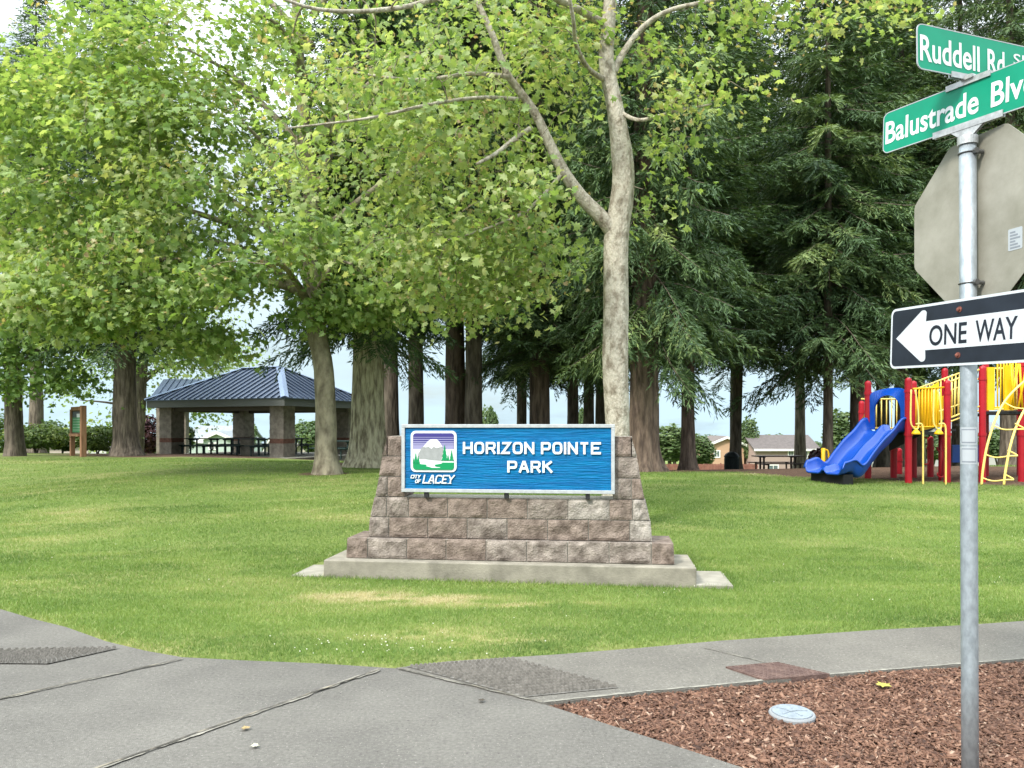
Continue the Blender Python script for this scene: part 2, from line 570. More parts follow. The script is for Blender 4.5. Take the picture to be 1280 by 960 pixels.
def bumpy_ground():
    m = bpy.data.materials.new('lawn_ground')
    m.use_nodes = True
    t = m.node_tree
    b = t.nodes['Principled BSDF']
    b.inputs['Roughness'].default_value = 0.95
    b.inputs['Specular IOR Level'].default_value = 0.1
    co = t.nodes.new('ShaderNodeTexCoord')
    def noise(sc, de=6, st=None):
        n = t.nodes.new('ShaderNodeTexNoise')
        n.inputs['Scale'].default_value = sc
        n.inputs['Detail'].default_value = de
        s = co.outputs['Object']
        if st:
            mm = t.nodes.new('ShaderNodeMapping')
            mm.inputs['Scale'].default_value = st
            t.links.new(s, mm.inputs[0]); s = mm.outputs[0]
        t.links.new(s, n.inputs['Vector'])
        return n.outputs[0]
    def ramp(src, stops):
        r = t.nodes.new('ShaderNodeValToRGB')
        e_ = r.color_ramp.elements
        while len(e_) < len(stops): e_.new(.5)
        for e, (p, c) in zip(e_, stops):
            e.position = p; e.color = tuple(c) + (1,)
        t.links.new(src, r.inputs[0])
        return r.outputs[0]
    def mix(f, a, b_):
        n = t.nodes.new('ShaderNodeMixRGB')
        t.links.new(f, n.inputs[0]); t.links.new(a, n.inputs[1]); t.links.new(b_, n.inputs[2])
        return n.outputs[0]
    fine = ramp(noise(26, 8), [(.3, (.065, .100, .024)), (.5, (.115, .160, .040)), (.7, (.18, .21, .066))])
    big = ramp(noise(.5, 5, (1, 2.2, 1)), [(.3, (.095, .145, .034)), (.7, (.165, .205, .058))])
    n0 = t.nodes.new('ShaderNodeMixRGB'); n0.inputs[0].default_value = .45
    t.links.new(fine, n0.inputs[1]); t.links.new(big, n0.inputs[2])
    dry = ramp(noise(30, 8), [(.3, (.25, .20, .085)), (.7, (.42, .36, .19))])
    soil = ramp(noise(14, 8), [(.3, (.055, .032, .022)), (.7, (.15, .095, .065))])
    ad = t.nodes.new('ShaderNodeAttribute'); ad.attribute_name = 'dry'
    as_ = t.nodes.new('ShaderNodeAttribute'); as_.attribute_name = 'soil'
    c1 = mix(ad.outputs['Fac'], n0.outputs[0], dry)
    c2 = mix(as_.outputs['Fac'], c1, soil)
    t.links.new(c2, b.inputs['Base Color'])
    bp = t.nodes.new('ShaderNodeBump')
    bp.inputs['Strength'].default_value = .7
    bp.inputs['Distance'].default_value = .04
    t.links.new(noise(40, 6), bp.inputs['Height'])
    t.links.new(bp.outputs[0], b.inputs['Normal'])
    return m
M['lawn'] = bumpy_ground()

# ------------------------------------------------------------------ ground
EDGE = [(0, 763), (40, 775), (80, 785), (130, 803), (180, 815), (225, 823), (300, 827), (400, 831), (490, 833), (560, 829), (700, 820), (800, 812), (900, 803), (1000, 796), (1100, 789), (1210, 783), (1280, 778)]
E = np.array([G(*q) for q in EDGE])
EX = np.concatenate([[-400, -14, -8], E[:, 0], [9, 14, 400]])
EY = np.concatenate([[16, 16, 8.6], E[:, 1], [7.9, 8.6, 8.6]])

def edge_y(x):
    return np.interp(x, EX, EY)

SP = np.array([-5, 0, 0.15, 1.2, 2.6, 5, 8, 11, 15, 20, 28, 45, 90, 150, 400, 2500])
SZ = np.array([-.06, -.06, .015, .03, .06, .24, .44, .53, .53, .40, 0.02, -1.0, -4.4, -7.5, -16, -80])

SP2 = np.array([-5, 0, 0.15, 1.2, 2.6, 5, 8, 11, 15, 20, 28, 45, 90, 150, 400, 2500])
SZ2 = np.array([-.06, -.06, .015, .03, .06, .24, .44, .53, .42, .04, -.55, -1.4, -4.8, -7.5, -16, -80])

def terrain(x, y):
    s = y - edge_y(x)
    z = np.interp(s, SP, SZ)
    z2 = np.interp(s, SP2, SZ2)
    bl_ = np.clip((np.asarray(x) + 4) / 6, 0, 1)
    z = z * (1 - bl_) + z2 * bl_
    w = np.clip((s - 1) / 6, 0, 1)
    xx, yy = np.asarray(x, float), np.asarray(y, float)
    z = z + w * (fbm(np.stack([np.asarray(x) * .13, np.asarray(y) * .13, np.zeros_like(np.asarray(x, float))], -1), 3, 3) - .5) * .12
    # levelled ground under the sign
    d = np.maximum(np.abs(xx) - 2.3, np.abs(yy - 8.1) - .9)
    f = np.clip(1 - d / 1.2, 0, 1)
    f = f * f * (3 - 2 * f)
    return z * (1 - f) + np.clip(.055 + (yy - 8.1) * .03, .0, .2) * f

def tz(x, y):
    return float(terrain(np.array([x]), np.array([y]))[0])

def dryness(x, y):
    z = np.zeros_like(x)
    def blob(px, py, wx, wy):
        c = G(px, py, .03)
        return np.exp(-(((x - c[0]) / wx) ** 2 + ((y - c[1]) / wy) ** 2))
    b = .95 * blob(500, 748, .75, .20) + .75 * blob(670, 755, .6, .17) + .5 * blob(440, 745, .5, .14) + .55 * blob(520, 790, .7, .18) + .45 * blob(640, 800, .6, .2) + .35 * blob(210, 800, .7, .2)
    n = fbm(np.stack([x * 4.1, y * 7.5, z], -1), 21, 5)
    n = np.clip((n - .5) * 2.2 + .5, 0, 1)
    e = np.exp(-np.clip(y - edge_y(x), 0, 9) / .07) * .55
    pat = np.clip(fbm(np.stack([x * .8, y * 1.6, z + 4], -1), 31, 4) - .52, 0, 1) * 1.2
    return np.clip((b + e) * (n * 1.9 - .25) + pat, 0, 1)

def soilness(x, y):
    n = fbm(np.stack([x * .5, y * .5, np.zeros_like(x)], -1), 55, 4)
    def bed(cx, cy_, rx, ry):
        d = ((x - cx) / rx) ** 2 + ((y - cy_) / ry) ** 2
        return np.clip((1.15 - d + (n - .5) * .9) * 5, 0, 1)
    r = np.maximum(bed(7.5, 25.5, 6.8, 6.2), bed(1.5, 26.5, 6, 4.5))
    r = np.maximum(r, bed(-13, 34, 6.5, 5.0))
    r = np.maximum(r, bed(-3.8, 23.3, 2.2, 2.0))
    r = np.maximum(r, bed(12, 19.2, 6.0, 3.6))
    for (cx, cy_, q) in ((-4.4, 18.0, .55), (1.42, 10.45, .45)):
        r = np.maximum(r, bed(cx, cy_, q, q) * .9)
    return r

xs = np.unique(np.concatenate([np.linspace(-1500, -60, 30), np.linspace(-60, -14, 60), np.linspace(-14, 14, 260), np.linspace(14, 60, 60), np.linspace(60, 1500, 30)]))
ys = np.unique(np.concatenate([np.linspace(-60, 3, 15), np.linspace(3, 12, 120), np.linspace(12, 40, 120), np.linspace(40, 200, 60), np.linspace(200, 2500, 40)]))
XX, YY = np.meshgrid(xs, ys)
ZZ = terrain(XX.ravel(), YY.ravel()).reshape(XX.shape)
nx, ny = len(xs), len(ys)
idx = np.arange(nx * ny).reshape(ny, nx)
quads = np.stack([idx[:-1, :-1], idx[:-1, 1:], idx[1:, 1:], idx[1:, :-1]], -1).reshape(-1, 4)
gm = fast_mesh('ground', np.stack([XX.ravel(), YY.ravel(), ZZ.ravel()], -1), quads.ravel(), np.full(len(quads), 4), M['lawn'], dryness(XX.ravel(), YY.ravel()), 'dry')
a = gm.attributes.new('soil', 'FLOAT', 'POINT')
a.data.foreach_set('value', soilness(XX.ravel(), YY.ravel()).astype(np.float32))
gm.polygons.foreach_set('use_smooth', [True] * len(quads))
kind(link_mesh('ground', gm), 'structure')

# paving: corner plaza and the footpath running off to the right
def flat_frame(z):
    return lambda a_, b_, c=0.0: np.array([a_, b_, z + c])

g = lambda px, py: tuple(G(px, py))
plaza = [(-400, -60), (2.2, -60)] + [(2.2, 2.6)] + [g(930, 960), g(800, 918), g(680, 880), g(495, 835.5)]
plaza += [(x, y + .03) for x, y in [tuple(q) for q in E[:9]][::-1]][1:] + [(-8, 8.6), (-14, 16), (-400, 16)]
mb = MB()
mb.prism(plaza, flat_frame(0), -.12, 0.0)
kind(mb.build('plaza_pavement', M['concrete']), 'structure')
walk = [g(495, 835.5), g(680, 880), g(800, 867), g(900, 858), g(1000, 848), g(1140, 836.5), g(1280, 825), (6, 6.1), (14, 7.1), (40, 7.1), (40, 8.6), (14, 8.6), (9, 7.9)]
walk += [(x, y + .03) for x, y in [tuple(q) for q in E[9:]][::-1]]
mb = MB()
mb.prism(walk, flat_frame(0), -.12, 0.004)
kind(mb.build('footpath', M['footpath']), 'structure')

def strip(mbx, p, q, w, z, jit=.4, n=60, mi=0):
    p, q = np.array(p), np.array(q)
    L = np.linalg.norm(q - p)
    d = (q - p) / L
    nn = np.array([-d[1], d[0]])
    sd = random.random() * 60
    f = np.linspace(0, L, n + 1)
    s1 = fbm(np.stack([f * 6 + sd, 0 * f, 0 * f], -1), 1, 4) - .5
    s2 = fbm(np.stack([f * 14 + sd, 0 * f + 3, 0 * f], -1), 2, 4) - .5
    s3 = fbm(np.stack([f * 14 + sd, 0 * f + 7, 0 * f], -1), 3, 4) - .5
    vv = []
    for i in range(n + 1):
        c = p + (q - p) * i / n + nn * s1[i] * w * .35
        vv += [(*(c + nn * w * .5 * max(.12, 1 + s2[i] * 4 * jit)), z), (*(c - nn * w * .5 * max(.12, 1 + s3[i] * 4 * jit)), z)]
    mbx.add(vv, [(2 * i, 2 * i + 1, 2 * i + 3, 2 * i + 2) for i in range(n)], mi)

for p, q, w in (((-210, 921), (228, 825), .020), ((-60, 1026), (475, 838), .026), ((498, 837), (678, 879), .014), ((880, 811), (957, 829), .010)):
    mb = MB()
    strip(mb, G(*p), G(*q), w * 1.1, .008, .7, 160, mi=1)
    strip(mb, G(*p), G(*q), w * .50, .012, .5, 160, mi=0)
    kind(mb.build('pavement_joint', [M['joint'], M['edge']]), 'structure')
for p, q in (((730, 893), (400, 905)), ((0, 838), (240, 800))):
    pass
# pale worn edge of the footpath along the planting bed
mb = MB()
wl = [G(*q) for q in ((680, 880), (800, 867), (900, 858), (1000, 848), (1140, 836.5), (1290, 824.3))]
for p, q in zip(wl[:-1], wl[1:]):
    strip(mb, p + np.array([0, .016]), q + np.array([0, .016]), .022, .0085, .35, 40)
kind(mb.build('footpath_edge', M['edge']), 'structure')

# grooved ramp faces pressed into the concrete
def ramp_face(quad_px, rows, cols):
    c = [G(*q) for q in quad_px]
    m2 = MB()
    def bl(u, v):
        return (1 - v) * ((1 - u) * c[0] + u * c[1]) + v * ((1 - u) * c[3] + u * c[2])
    zb = .009
    m2.add([(*bl(u, v), zb) for u, v in ((0, 0), (1, 0), (1, 1), (0, 1))], [(0, 1, 2, 3)])
    for i in range(rows):
        for j in range(cols):
            for s in (0, 1):
                u0, v0 = (i + .15) / rows, (j + .15) / cols
                u1, v1 = (i + .85) / rows, (j + .85) / cols
                du, dv = .16 / rows, .16 / cols
                if s:
                    continue
                q = [bl((u0 + u1) / 2, v0), bl(u1, (v0 + v1) / 2), bl((u0 + u1) / 2, v1), bl(u0, (v0 + v1) / 2)]
                t_ = [bl((u0 + u1) / 2, v0 + dv), bl(u1 - du, (v0 + v1) / 2), bl((u0 + u1) / 2, v1 - dv), bl(u0 + du, (v0 + v1) / 2)]
                vv = [(*p, zb + .001) for p in q] + [(*p, zb + .018) for p in t_]
                m2.add(vv, [(4, 5, 6, 7), (0, 1, 5, 4), (1, 2, 6, 5), (2, 3, 7, 6), (3, 0, 4, 7)])
    return m2
kind(ramp_face([(508, 834.5), (640, 824.5), (775, 861), (655, 873)], 24, 15).build('grooved_ramp', M['ramp']), 'structure')
kind(ramp_face([(-60, 830), (-60, 815), (150, 811), (60, 831)], 14, 22).build('grooved_ramp', M['ramp']), 'structure')

# ------------------------------------------------------------------ planting bed with bark mulch
bed_poly = [g(680, 880), g(800, 918), g(930, 960), (2.2, 2.6), (2.2, -6), (9, -6), (14, 6.9), (6, 6.1), g(1280, 825), g(1140, 836.5), g(1000, 848), g(900, 858), g(800, 867)]
def inside(poly, x, y):
    c = np.zeros(len(x), bool)
    n = len(poly)
    for i in range(n):
        x0, y0 = poly[i]; x1, y1 = poly[(i + 1) % n]
        cond = ((y0 > y) != (y1 > y)) & (x < (x1 - x0) * (y - y0) / (y1 - y0 + 1e-12) + x0)
        c ^= cond
    return c
mb = MB()
mb.prism(bed_poly, flat_frame(0), -.2, -.045)
M['soil'] = mat('bed_soil', (.035, .018, .012), 1.0, scale=30, col2=(.12, .06, .036), bump=1.0, bscale=60)
kind(mb.build('planting_bed', M['soil']), 'structure')

def scatter_chips(poly, n, zb):
    bx = np.array(poly)
    x = rng.uniform(.1, 5.2, n); y = rng.uniform(3.2, 6.3, n)
    k = inside(poly, x, y)
    x, y = x[k], y[k]
    n = len(x)
    L = rng.uniform(.008, .032, n) * rng.choice([1, 1, 1, 1.6], n); W = L * rng.uniform(.2, .55, n)
    th = rng.uniform(0, 2 * np.pi, n)
    tl = rng.normal(0, .35, n); rl = rng.normal(0, .4, n)
    d = np.stack([np.cos(th) * np.cos(tl), np.sin(th) * np.cos(tl), np.sin(tl)], -1)
    sd = np.stack([-np.sin(th), np.cos(th), np.zeros(n)], -1) * np.cos(rl)[:, None] + np.array([0, 0, 1.0]) * np.sin(rl)[:, None]
    up = np.cross(d, sd)
    hgt = fbm(np.stack([x * 2, y * 2, 0 * x], -1), 9, 3) * .03
    c = np.stack([x, y, zb + hgt + rng.uniform(0, .018, n)], -1)
    tk = (W * .3)[:, None] * up
    jw = lambda: rng.uniform(.55, 1.1, n)[:, None]
    a0 = c - d * L[:, None] / 2; a1 = c + d * L[:, None] / 2
    s = sd * W[:, None] / 2
    vv = np.stack([a0 - s * jw(), a0 + s * jw(), a1 + s * jw(), a1 - s * jw(), a0 - s * jw() + tk, a0 + s * jw() + tk, a1 + s * jw() + tk, a1 - s * jw() + tk], 1).reshape(-1, 3)
    fq = np.array([[4, 5, 6, 7], [0, 4, 7, 3], [1, 2, 6, 5], [0, 1, 5, 4], [3, 7, 6, 2]])
    lo = (np.arange(n)[:, None, None] * 8 + fq[None]).reshape(-1)
    t = np.repeat(np.clip(rng.beta(2, 2.6, n), 0, 1), 8)
    return fast_mesh('bark_mulch', vv, lo, np.full(n * 5, 4), M['chip'], t)
kind(link_mesh('bark_mulch', scatter_chips(bed_poly, 190000, -.04)), 'stuff', 'reddish brown bark chips covering the corner planting bed')

# ------------------------------------------------------------------ grass
def make_grass():
    X, Y = [], []
    def zone(y0, y1, n, x0=None, x1=None):
        y = rng.uniform(y0, y1, n)
        hw = .92 * y + 1.0
        x = rng.uniform(-1, 1, n) * hw
        X.append(x); Y.append(y)
    zone(4.9, 7.0, 320000); zone(7.0, 9.5, 300000); zone(9.5, 13, 225000); zone(13, 18, 155000); zone(18, 27, 90000)
    x = np.concatenate(X); y = np.concatenate(Y)
    s = y - edge_y(x)
    k = (s > .02 + .05 * rng.random(len(x)) * fbm(np.stack([x * 6, 0 * x, 0 * x], -1), 2, 2) * 2)
    x, y = x[k], y[k]
    so = soilness(x, y)
    k = rng.random(len(x)) > so * 1.1
    # not through the sign's concrete
    lx = (x - SIGN_O[0]) * SU[0] + (y - SIGN_O[1]) * SU[1]
    ly = (x - SIGN_O[0]) * SN[0] + (y - SIGN_O[1]) * SN[1]
    k &= ~((lx > -2.23) & (lx < 2.23) & (ly > -.37) & (ly < .37))
    x, y = x[k], y[k]
    n = len(x)
    z = terrain(x, y)
    dist = y
    far = np.clip(dist / 7.0, .8, 4)
    h = rng.uniform(.016, .036, n) * (0.9 + .10 * far)
    ed = np.exp(-np.clip(y - edge_y(x), 0, 9) / .10)
    lx2 = np.abs((x - SIGN_O[0]) * SU[0] + (y - SIGN_O[1]) * SU[1]) - 2.24
    ly2 = np.abs((x - SIGN_O[0]) * SN[0] + (y - SIGN_O[1]) * SN[1]) - .378
    sg = np.exp(-np.clip(np.maximum(lx2, ly2), 0, 9) / .07)
    h *= 1 + ed * .6 + sg * 1.1
    w = rng.uniform(.0035, .006, n) * far
    th = rng.uniform(0, 2 * np.pi, n)
    ln = rng.normal(0, .5, (n, 2)) * h[:, None]
    side = np.stack([np.cos(th), np.sin(th), 0 * th], -1) * w[:, None] / 2
    c = np.stack([x, y, z - .004], -1)
    tip = c + np.stack([ln[:, 0], ln[:, 1], h], -1)
    vv = np.stack([c - side, c + side, tip], 1).reshape(-1, 3)
    d = dryness(x, y)
    big = fbm(np.stack([x * .55, y * 1.1, 0 * x], -1), 71, 4)
    streak = fbm(np.stack([x * 1.6 + y * .5, y * 4.5, 0 * x + 9], -1), 91, 4)
    t = .22 + (big - .5) * .7 + (streak - .5) * .55 + rng.normal(.10, .13, n) + d * .75 * (rng.random(n) * .5 + .6)
    t = np.where(rng.random(n) < .025, rng.uniform(.8, 1, n), t)
    t = np.repeat(np.clip(t, 0, 1), 3)
    return fast_mesh('grass', vv, np.arange(3 * n), np.full(n, 3), M['grass'], t)

# ------------------------------------------------------------------ park sign
SIGN_O = np.array([(636.5 - 640) / F * 8.1, 8.1, 0.0])
YAW = R(-7)
SU = np.array([math.cos(YAW), math.sin(YAW), 0])
SN = np.array([-math.sin(YAW), math.cos(YAW), 0])          # away from the viewer
def SL(a_, d_, z):                                          # local: along, depth, height
    return SIGN_O + a_ * SU + d_ * SN + np.array([0, 0, z])

kind(link_mesh('grass', make_grass()), 'stuff', 'short mown grass with dry yellow patches')

def make_clover():
    n = 260
    y = rng.uniform(5.0, 11, n); x = rng.uniform(-1, 1, n) * .68 * y
    c = fbm(np.stack([x * .9, y * 1.3, 0 * x], -1), 44, 3)
    near = np.exp(-((x + .95) / .55) ** 2 - ((y - 5.5) / .35) ** 2)
    k = ((c > .56) | (rng.random(n) < near)) & (y - edge_y(x) > .08)
    x, y = x[k], y[k]
    m_ = 45
    x = np.concatenate([x, rng.normal(-.95, .35, m_)]); y = np.concatenate([y, rng.uniform(5.33, 5.75, m_)])
    k = y - edge_y(x) > .06
    x, y = x[k], y[k]
    n = len(x)
    z = terrain(x, y) + rng.uniform(.022, .04, n)
    r_ = rng.uniform(.003, .0065, n)
    oc = np.array([(1, 0, 0), (0, 1, 0), (-1, 0, 0), (0, -1, 0), (0, 0, 1), (0, 0, -1)])
    v = (np.stack([x, y, z], -1)[:, None, :] + r_[:, None, None] * oc[None]).reshape(-1, 3)
    f = np.array([(0, 1, 4), (1, 2, 4), (2, 3, 4), (3, 0, 4), (1, 0, 5), (2, 1, 5), (3, 2, 5), (0, 3, 5)])
    lo = (np.arange(n)[:, None, None] * 6 + f[None]).reshape(-1)
    return fast_mesh('clover_flowers', v, lo, np.full(n * 8, 3), mat('clover_white', (.62, .60, .50), .8))
kind(link_mesh('clover_flowers', make_clover()), 'stuff', 'tiny white clover heads and pale litter in the lawn')

sign = thing('park_sign', 'blue park sign board with white lettering between stepped split-face block pillars', 'park sign', tuple(SIGN_O))
ZP0, ZP1 = .04, .235                                        # plinth
mb = MB()
def sbox(mbx, a0, a1, d0, d1, z0, z1, mi=0):
    vv = [SL(a_, d_, z) for z in (z0, z1) for a_, d_ in ((a0, d0), (a1, d0), (a1, d1), (a0, d1))]
    mbx.add(vv, [(3, 2, 1, 0), (4, 5, 6, 7), (0, 1, 5, 4), (1, 2, 6, 5), (2, 3, 7, 6), (3, 0, 4, 7)], mi)
sbox(mb, -1.89, 1.89, -.385, .42, -.1, ZP1)
mb.build('plinth', M['plinth'], sign, bevel=.012)
mb = MB()
sbox(mb, -2.24, 2.24, -.378, .38, -.12, .070)
mb.build('concrete_pad', M['pad'], sign, bevel=.006)

def block(mbx, a0, a1, a0t, a1t, d0, d1, z0, z1, rough=.018, nu=14, nv=8):
    """one split-face block: rough broken front and ends, between mortar joints"""
    mi = random.choice((0, 0, 1, 2, 1))
    seed = random.random() * 90
    def pt(u, v, d):
        a_ = (1 - v) * (a0 + (a1 - a0) * u) + v * (a0t + (a1t - a0t) * u)
        return a_, d, z0 + (z1 - z0) * v
    base = len(mbx.v)
    U, V = np.meshgrid(np.linspace(0, 1, nu), np.linspace(0, 1, nv))
    n1 = fbm(np.stack([U * 3 + seed, V * 2 + seed, 0 * U], -1), 5, 4) - .5
    eg = np.minimum(np.minimum(U, 1 - U) * 9, np.minimum(V, 1 - V) * 6)
    eg = np.clip(eg, 0, 1)
    dd = d0 - (n1 * 2.4 * rough + .010) * eg + .004
    vv = []
    for j in range(nv):
        for i in range(nu):
            a_, _, z = pt(U[j, i], V[j, i], 0)
            vv.append(SL(a_, dd[j, i], z))
    ff = [(j * nu + i, j * nu + i + 1, (j + 1) * nu + i + 1, (j + 1) * nu + i) for j in range(nv - 1) for i in range(nu - 1)]
    mbx.add(vv, ff, mi)
    # back, ends, top and bottom
    c = [pt(0, 0, 0), pt(1, 0, 0), pt(1, 1, 0), pt(0, 1, 0)]
    vb = [SL(a_, d0 + .004, z) for a_, _, z in c] + [SL(a_, d1, z) for a_, _, z in c]
    mbx.add(vb, [(1, 0, 4, 5), (2, 1, 5, 6), (3, 2, 6, 7), (0, 3, 7, 4), (4, 7, 6, 5)], mi)

CH = .2135
Z0 = ZP1 + .003
J = .010
def course(mbx, z0, a0, a1, a0t, a1t, d0, d1, cuts):
    """row of blocks from a0 to a1, slanting to a0t, a1t at the top; cuts = inner joints"""
    xs_ = [a0] + cuts + [a1]
    xt_ = [a0t] + cuts + [a1t]
    for i in range(len(xs_) - 1):
        l, r_ = xs_[i] + (J / 2 if i else 0), xs_[i + 1] - (J / 2 if i < len(xs_) - 2 else 0)
        lt, rt = xt_[i] + (J / 2 if i else 0), xt_[i + 1] - (J / 2 if i < len(xs_) - 2 else 0)
        block(mbx, l, r_, lt, rt, d0, d1, z0 + J / 2, z0 + CH - J / 2)
BM = [M['block_a'], M['block_b'], M['block_c'], M['mortar']]
wall = MB()
mcut = lambda off: [off + .418 * k for k in range(-4, 5)]
course(wall, Z0, -1.69, 1.69, -1.68, 1.68, -.255, .32, [c for c in mcut(.21) if abs(c) < 1.5])
sbox(wall, -1.67, 1.67, -.240, .305, Z0, Z0 + CH - .006, 3)
course(wall, Z0 + CH, -1.475, 1.475, -1.46, 1.46, -.18, .24, [c for c in mcut(0) if abs(c) < 1.3])
course(wall, Z0 + 2 * CH, -1.455, 1.455, -1.41, 1.41, -.18, .24, [-1.28] + [c for c in mcut(.21) if abs(c) < 1.1] + [1.28])
sbox(wall, -1.44, 1.44, -.165, .225, Z0 + CH, Z0 + 2 * CH, 3)
sbox(wall, -1.40, 1.40, -.165, .225, Z0 + 2 * CH, Z0 + 3 * CH - .004, 3)
wall.build('base_wall', BM, sign)
for s in (-1, 1):
    pl_ = MB()
    oo = [1.40, 1.36, 1.325, 1.265]
    for k in range(3):
        z0 = Z0 + (3 + k) * CH
        a_, b_ = sorted((s * oo[k], s * 1.085)); at_, bt_ = sorted((s * oo[k + 1], s * 1.085))
        cuts = [s * 1.27] if k in (0, 2) else []
        course(pl_, z0, a_, b_, at_, bt_, -.18, .24, cuts)
        q0, q1 = sorted((s * (oo[k + 1] - .012), s * 1.095))
        sbox(pl_, q0, q1, -.165, .225, z0, z0 + CH - (.004 if k == 2 else 0), 3)
    pl_.build('pillar', BM, sign)

# the board: frame of reference on its front face
PW, PH = 2.203, .705
PB0 = Z0 + 3 * CH + .055
pf = frame(SL(-PW / 2, -.235, PB0), SU, (0, 0, 1))           # normal points at the viewer
mb = MB()
mb.prism([(.028, .028), (PW - .028, .028), (PW - .028, PH - .028), (.028, PH - .028)], pf, -.05, -.012)
board = mb.build('sign_board', M['panel_blue'], sign)
mb = MB()
t_ = .036
for q in (((0, 0), (PW, 0), (PW, t_), (0, t_)), ((0, PH - t_), (PW, PH - t_), (PW, PH), (0, PH)), ((0, t_), (t_, t_), (t_, PH - t_), (0, PH - t_)), ((PW - t_, t_), (PW, t_), (PW, PH - t_), (PW - t_, PH - t_))):
    mb.prism(list(q), pf, -.062, 0.006)
mb.build('frame', M['panel_frame'], board, bevel=.004)
for a_ in (.26, 1.10, 1.93):
    mb = MB()
    mb.prism([(a_ - .022, -.055), (a_ + .022, -.055), (a_ + .022, 0), (a_ - .022, 0)], pf, -.06, -.01)
    mb.prism([(a_ - .018, .05), (a_ + .018, .05), (a_ + .018, PH - .05), (a_ - .018, PH - .05)], pf, -.11, -.052)
    mb.build('support_bracket', M['dark_metal'], sign)

# wide squared capitals
rr = lambda x0, y0, x1, y1, r: [tuple(q) for q in rrect(x0, y0, x1, y1, r, 3)]
GL = {
    'H': [[(0, 0), (0, 1)], [(1, 0), (1, 1)], [(0, .5), (1, .5)]],
    'O': [('c', rr(0, 0, 1, 1, .3))],
    'R': [[(0, 0), (0, 1), (.8, 1), (.95, .93), (1, .78), (.95, .55), (.8, .45), (0, .45)], [(.62, .45), (.98, 0)]],
    'I': [[(0, 0), (0, 1)]],
    'Z': [[(0, 1), (.97, 1), (.03, 0), (1, 0)]],
    'N': [[(0, 0), (0, 1)], [(.02, 1), (.98, 0)], [(1, 0), (1, 1)]],
    'P': [[(0, 0), (0, 1), (.8, 1), (.95, .93), (1, .75), (.95, .5), (.8, .4), (0, .4)]],
    'T': [[(0, 1), (1, 1)], [(.5, 0), (.5, 1)]],
    'E': [[(1, 1), (0, 1), (0, 0), (1, 0)], [(0, .5), (.9, .5)]],
    'A': [[(0, 0), (.42, 1), (.58, 1), (1, 0)], [(.18, .32), (.82, .32)]],
    'K': [[(0, 0), (0, 1)], [(0, .45), (.92, 1)], [(.33, .6), (.98, 0)]],
    'C': [[(1, .8), (.93, .95), (.75, 1), (.25, 1), (.05, .9), (0, .7), (0, .3), (.05, .1), (.25, 0), (.75, 0), (.93, .05), (1, .2)]],
    'Y': [[(0, 1), (.5, .48), (1, 1)], [(.5, 0), (.5, .48)]],
    'F': [[(1, 1), (0, 1), (0, 0)], [(0, .5), (.85, .5)]],
    'L': [[(0, 1), (0, 0), (1, 0)]],
}
def word(mbx, s, fr, x0, x1, y0, y1, t, c0, c1, gap=.45, mi=0, shear=0.0, wide=None):
    """lettering drawn as raised strokes, fitted to x0..x1, y0..y1"""
    units = []
    cur = 0
    for ch in s:
        if ch == ' ':
            cur += .55; continue
        w_ = 0 if ch == 'I' else 1
        if wide and ch in wide: w_ = wide[ch]
        units.append((ch, cur, w_))
        cur += w_ + gap
    tot = cur - gap
    H_ = y1 - y0 - t
    ux = (x1 - x0 - t - shear * H_) / tot
    k = 0
    for ch, cx, w_ in units:
        for st in GL[ch]:
            closed = isinstance(st, tuple)
            pts = st[1] if closed else st
            pp = [(x0 + t / 2 + (cx + a_ * (w_ if w_ else 1)) * ux + shear * b_ * H_, y0 + t / 2 + b_ * H_) for a_, b_ in pts]
            if ch == 'I': pp = [(x0 + t / 2 + cx * ux + shear * b_ * H_, y0 + t / 2 + b_ * H_) for a_, b_ in pts]
            # butt the straight ends out to the cap line
            if not closed and len(pp) == 2 or (not closed and ch in 'RPANYKFZ'):
                pp = [np.array(q) for q in pp]
                for e, f2 in ((0, 1), (-1, -2)):
                    if pts[e][1] in (0, 1) and abs(pts[e][1] - pts[f2][1]) > .3:
                        d = pp[e] - pp[f2]; pp[e] = pp[e] + d / np.linalg.norm(d) * t / 2
            elif not closed:
                pp = [np.array(q) for q in pp]
                for e, f2 in ((0, 1), (-1, -2)):
                    if ch in 'ETFL':
                        d = pp[e] - pp[f2]; pp[e] = pp[e] + d / np.linalg.norm(d) * t / 2
            ribbon(mbx, pp, t, fr, c0, c1 + k * .0004, closed, mi)
            k = (k + 1) % 3
pxa = lambda px: (px - 505.3) / 118.5
pyb = lambda py: (613.6 - py) / 118.5
mb = MB()
def letters():
    global mb
    mb.build('lettering', M['white'], board)
    mb = MB()
word(mb, 'HORIZON', pf, pxa(582.3), pxa(670), pyb(566.2), pyb(551.6), .0235, -.014, .004, gap=.50)
letters()
word(mb, 'POINTE', pf, pxa(678), pxa(750), pyb(566.2), pyb(551.6), .0235, -.014, .004, gap=.50)
letters()
word(mb, 'PARK', pf, pxa(637), pxa(692), pyb(588.6), pyb(574.4), .0235, -.014, .004, gap=.50)
e4x = lambda zx: (zx / 9.14 + 500 - 505.3) / 118.5
e4y = lambda zy: (613.6 - (520 + zy / 9.14)) / 118.5
letters()
word(mb, 'CITY', pf, e4x(152), e4x(272), e4y(702), e4y(660), .008, -.014, .003, gap=.4, shear=.25)
letters()
word(mb, 'OF', pf, e4x(203), e4x(276), e4y(753), e4y(712), .008, -.014, .003, gap=.45, shear=.25)
letters()
word(mb, 'LACEY', pf, e4x(290), e4x(660), e4y(757), e4y(660), .0135, -.014, .003, gap=.32, shear=.22, wide={'L': .72, 'E': .75, 'A': 1.0, 'Y': .95})
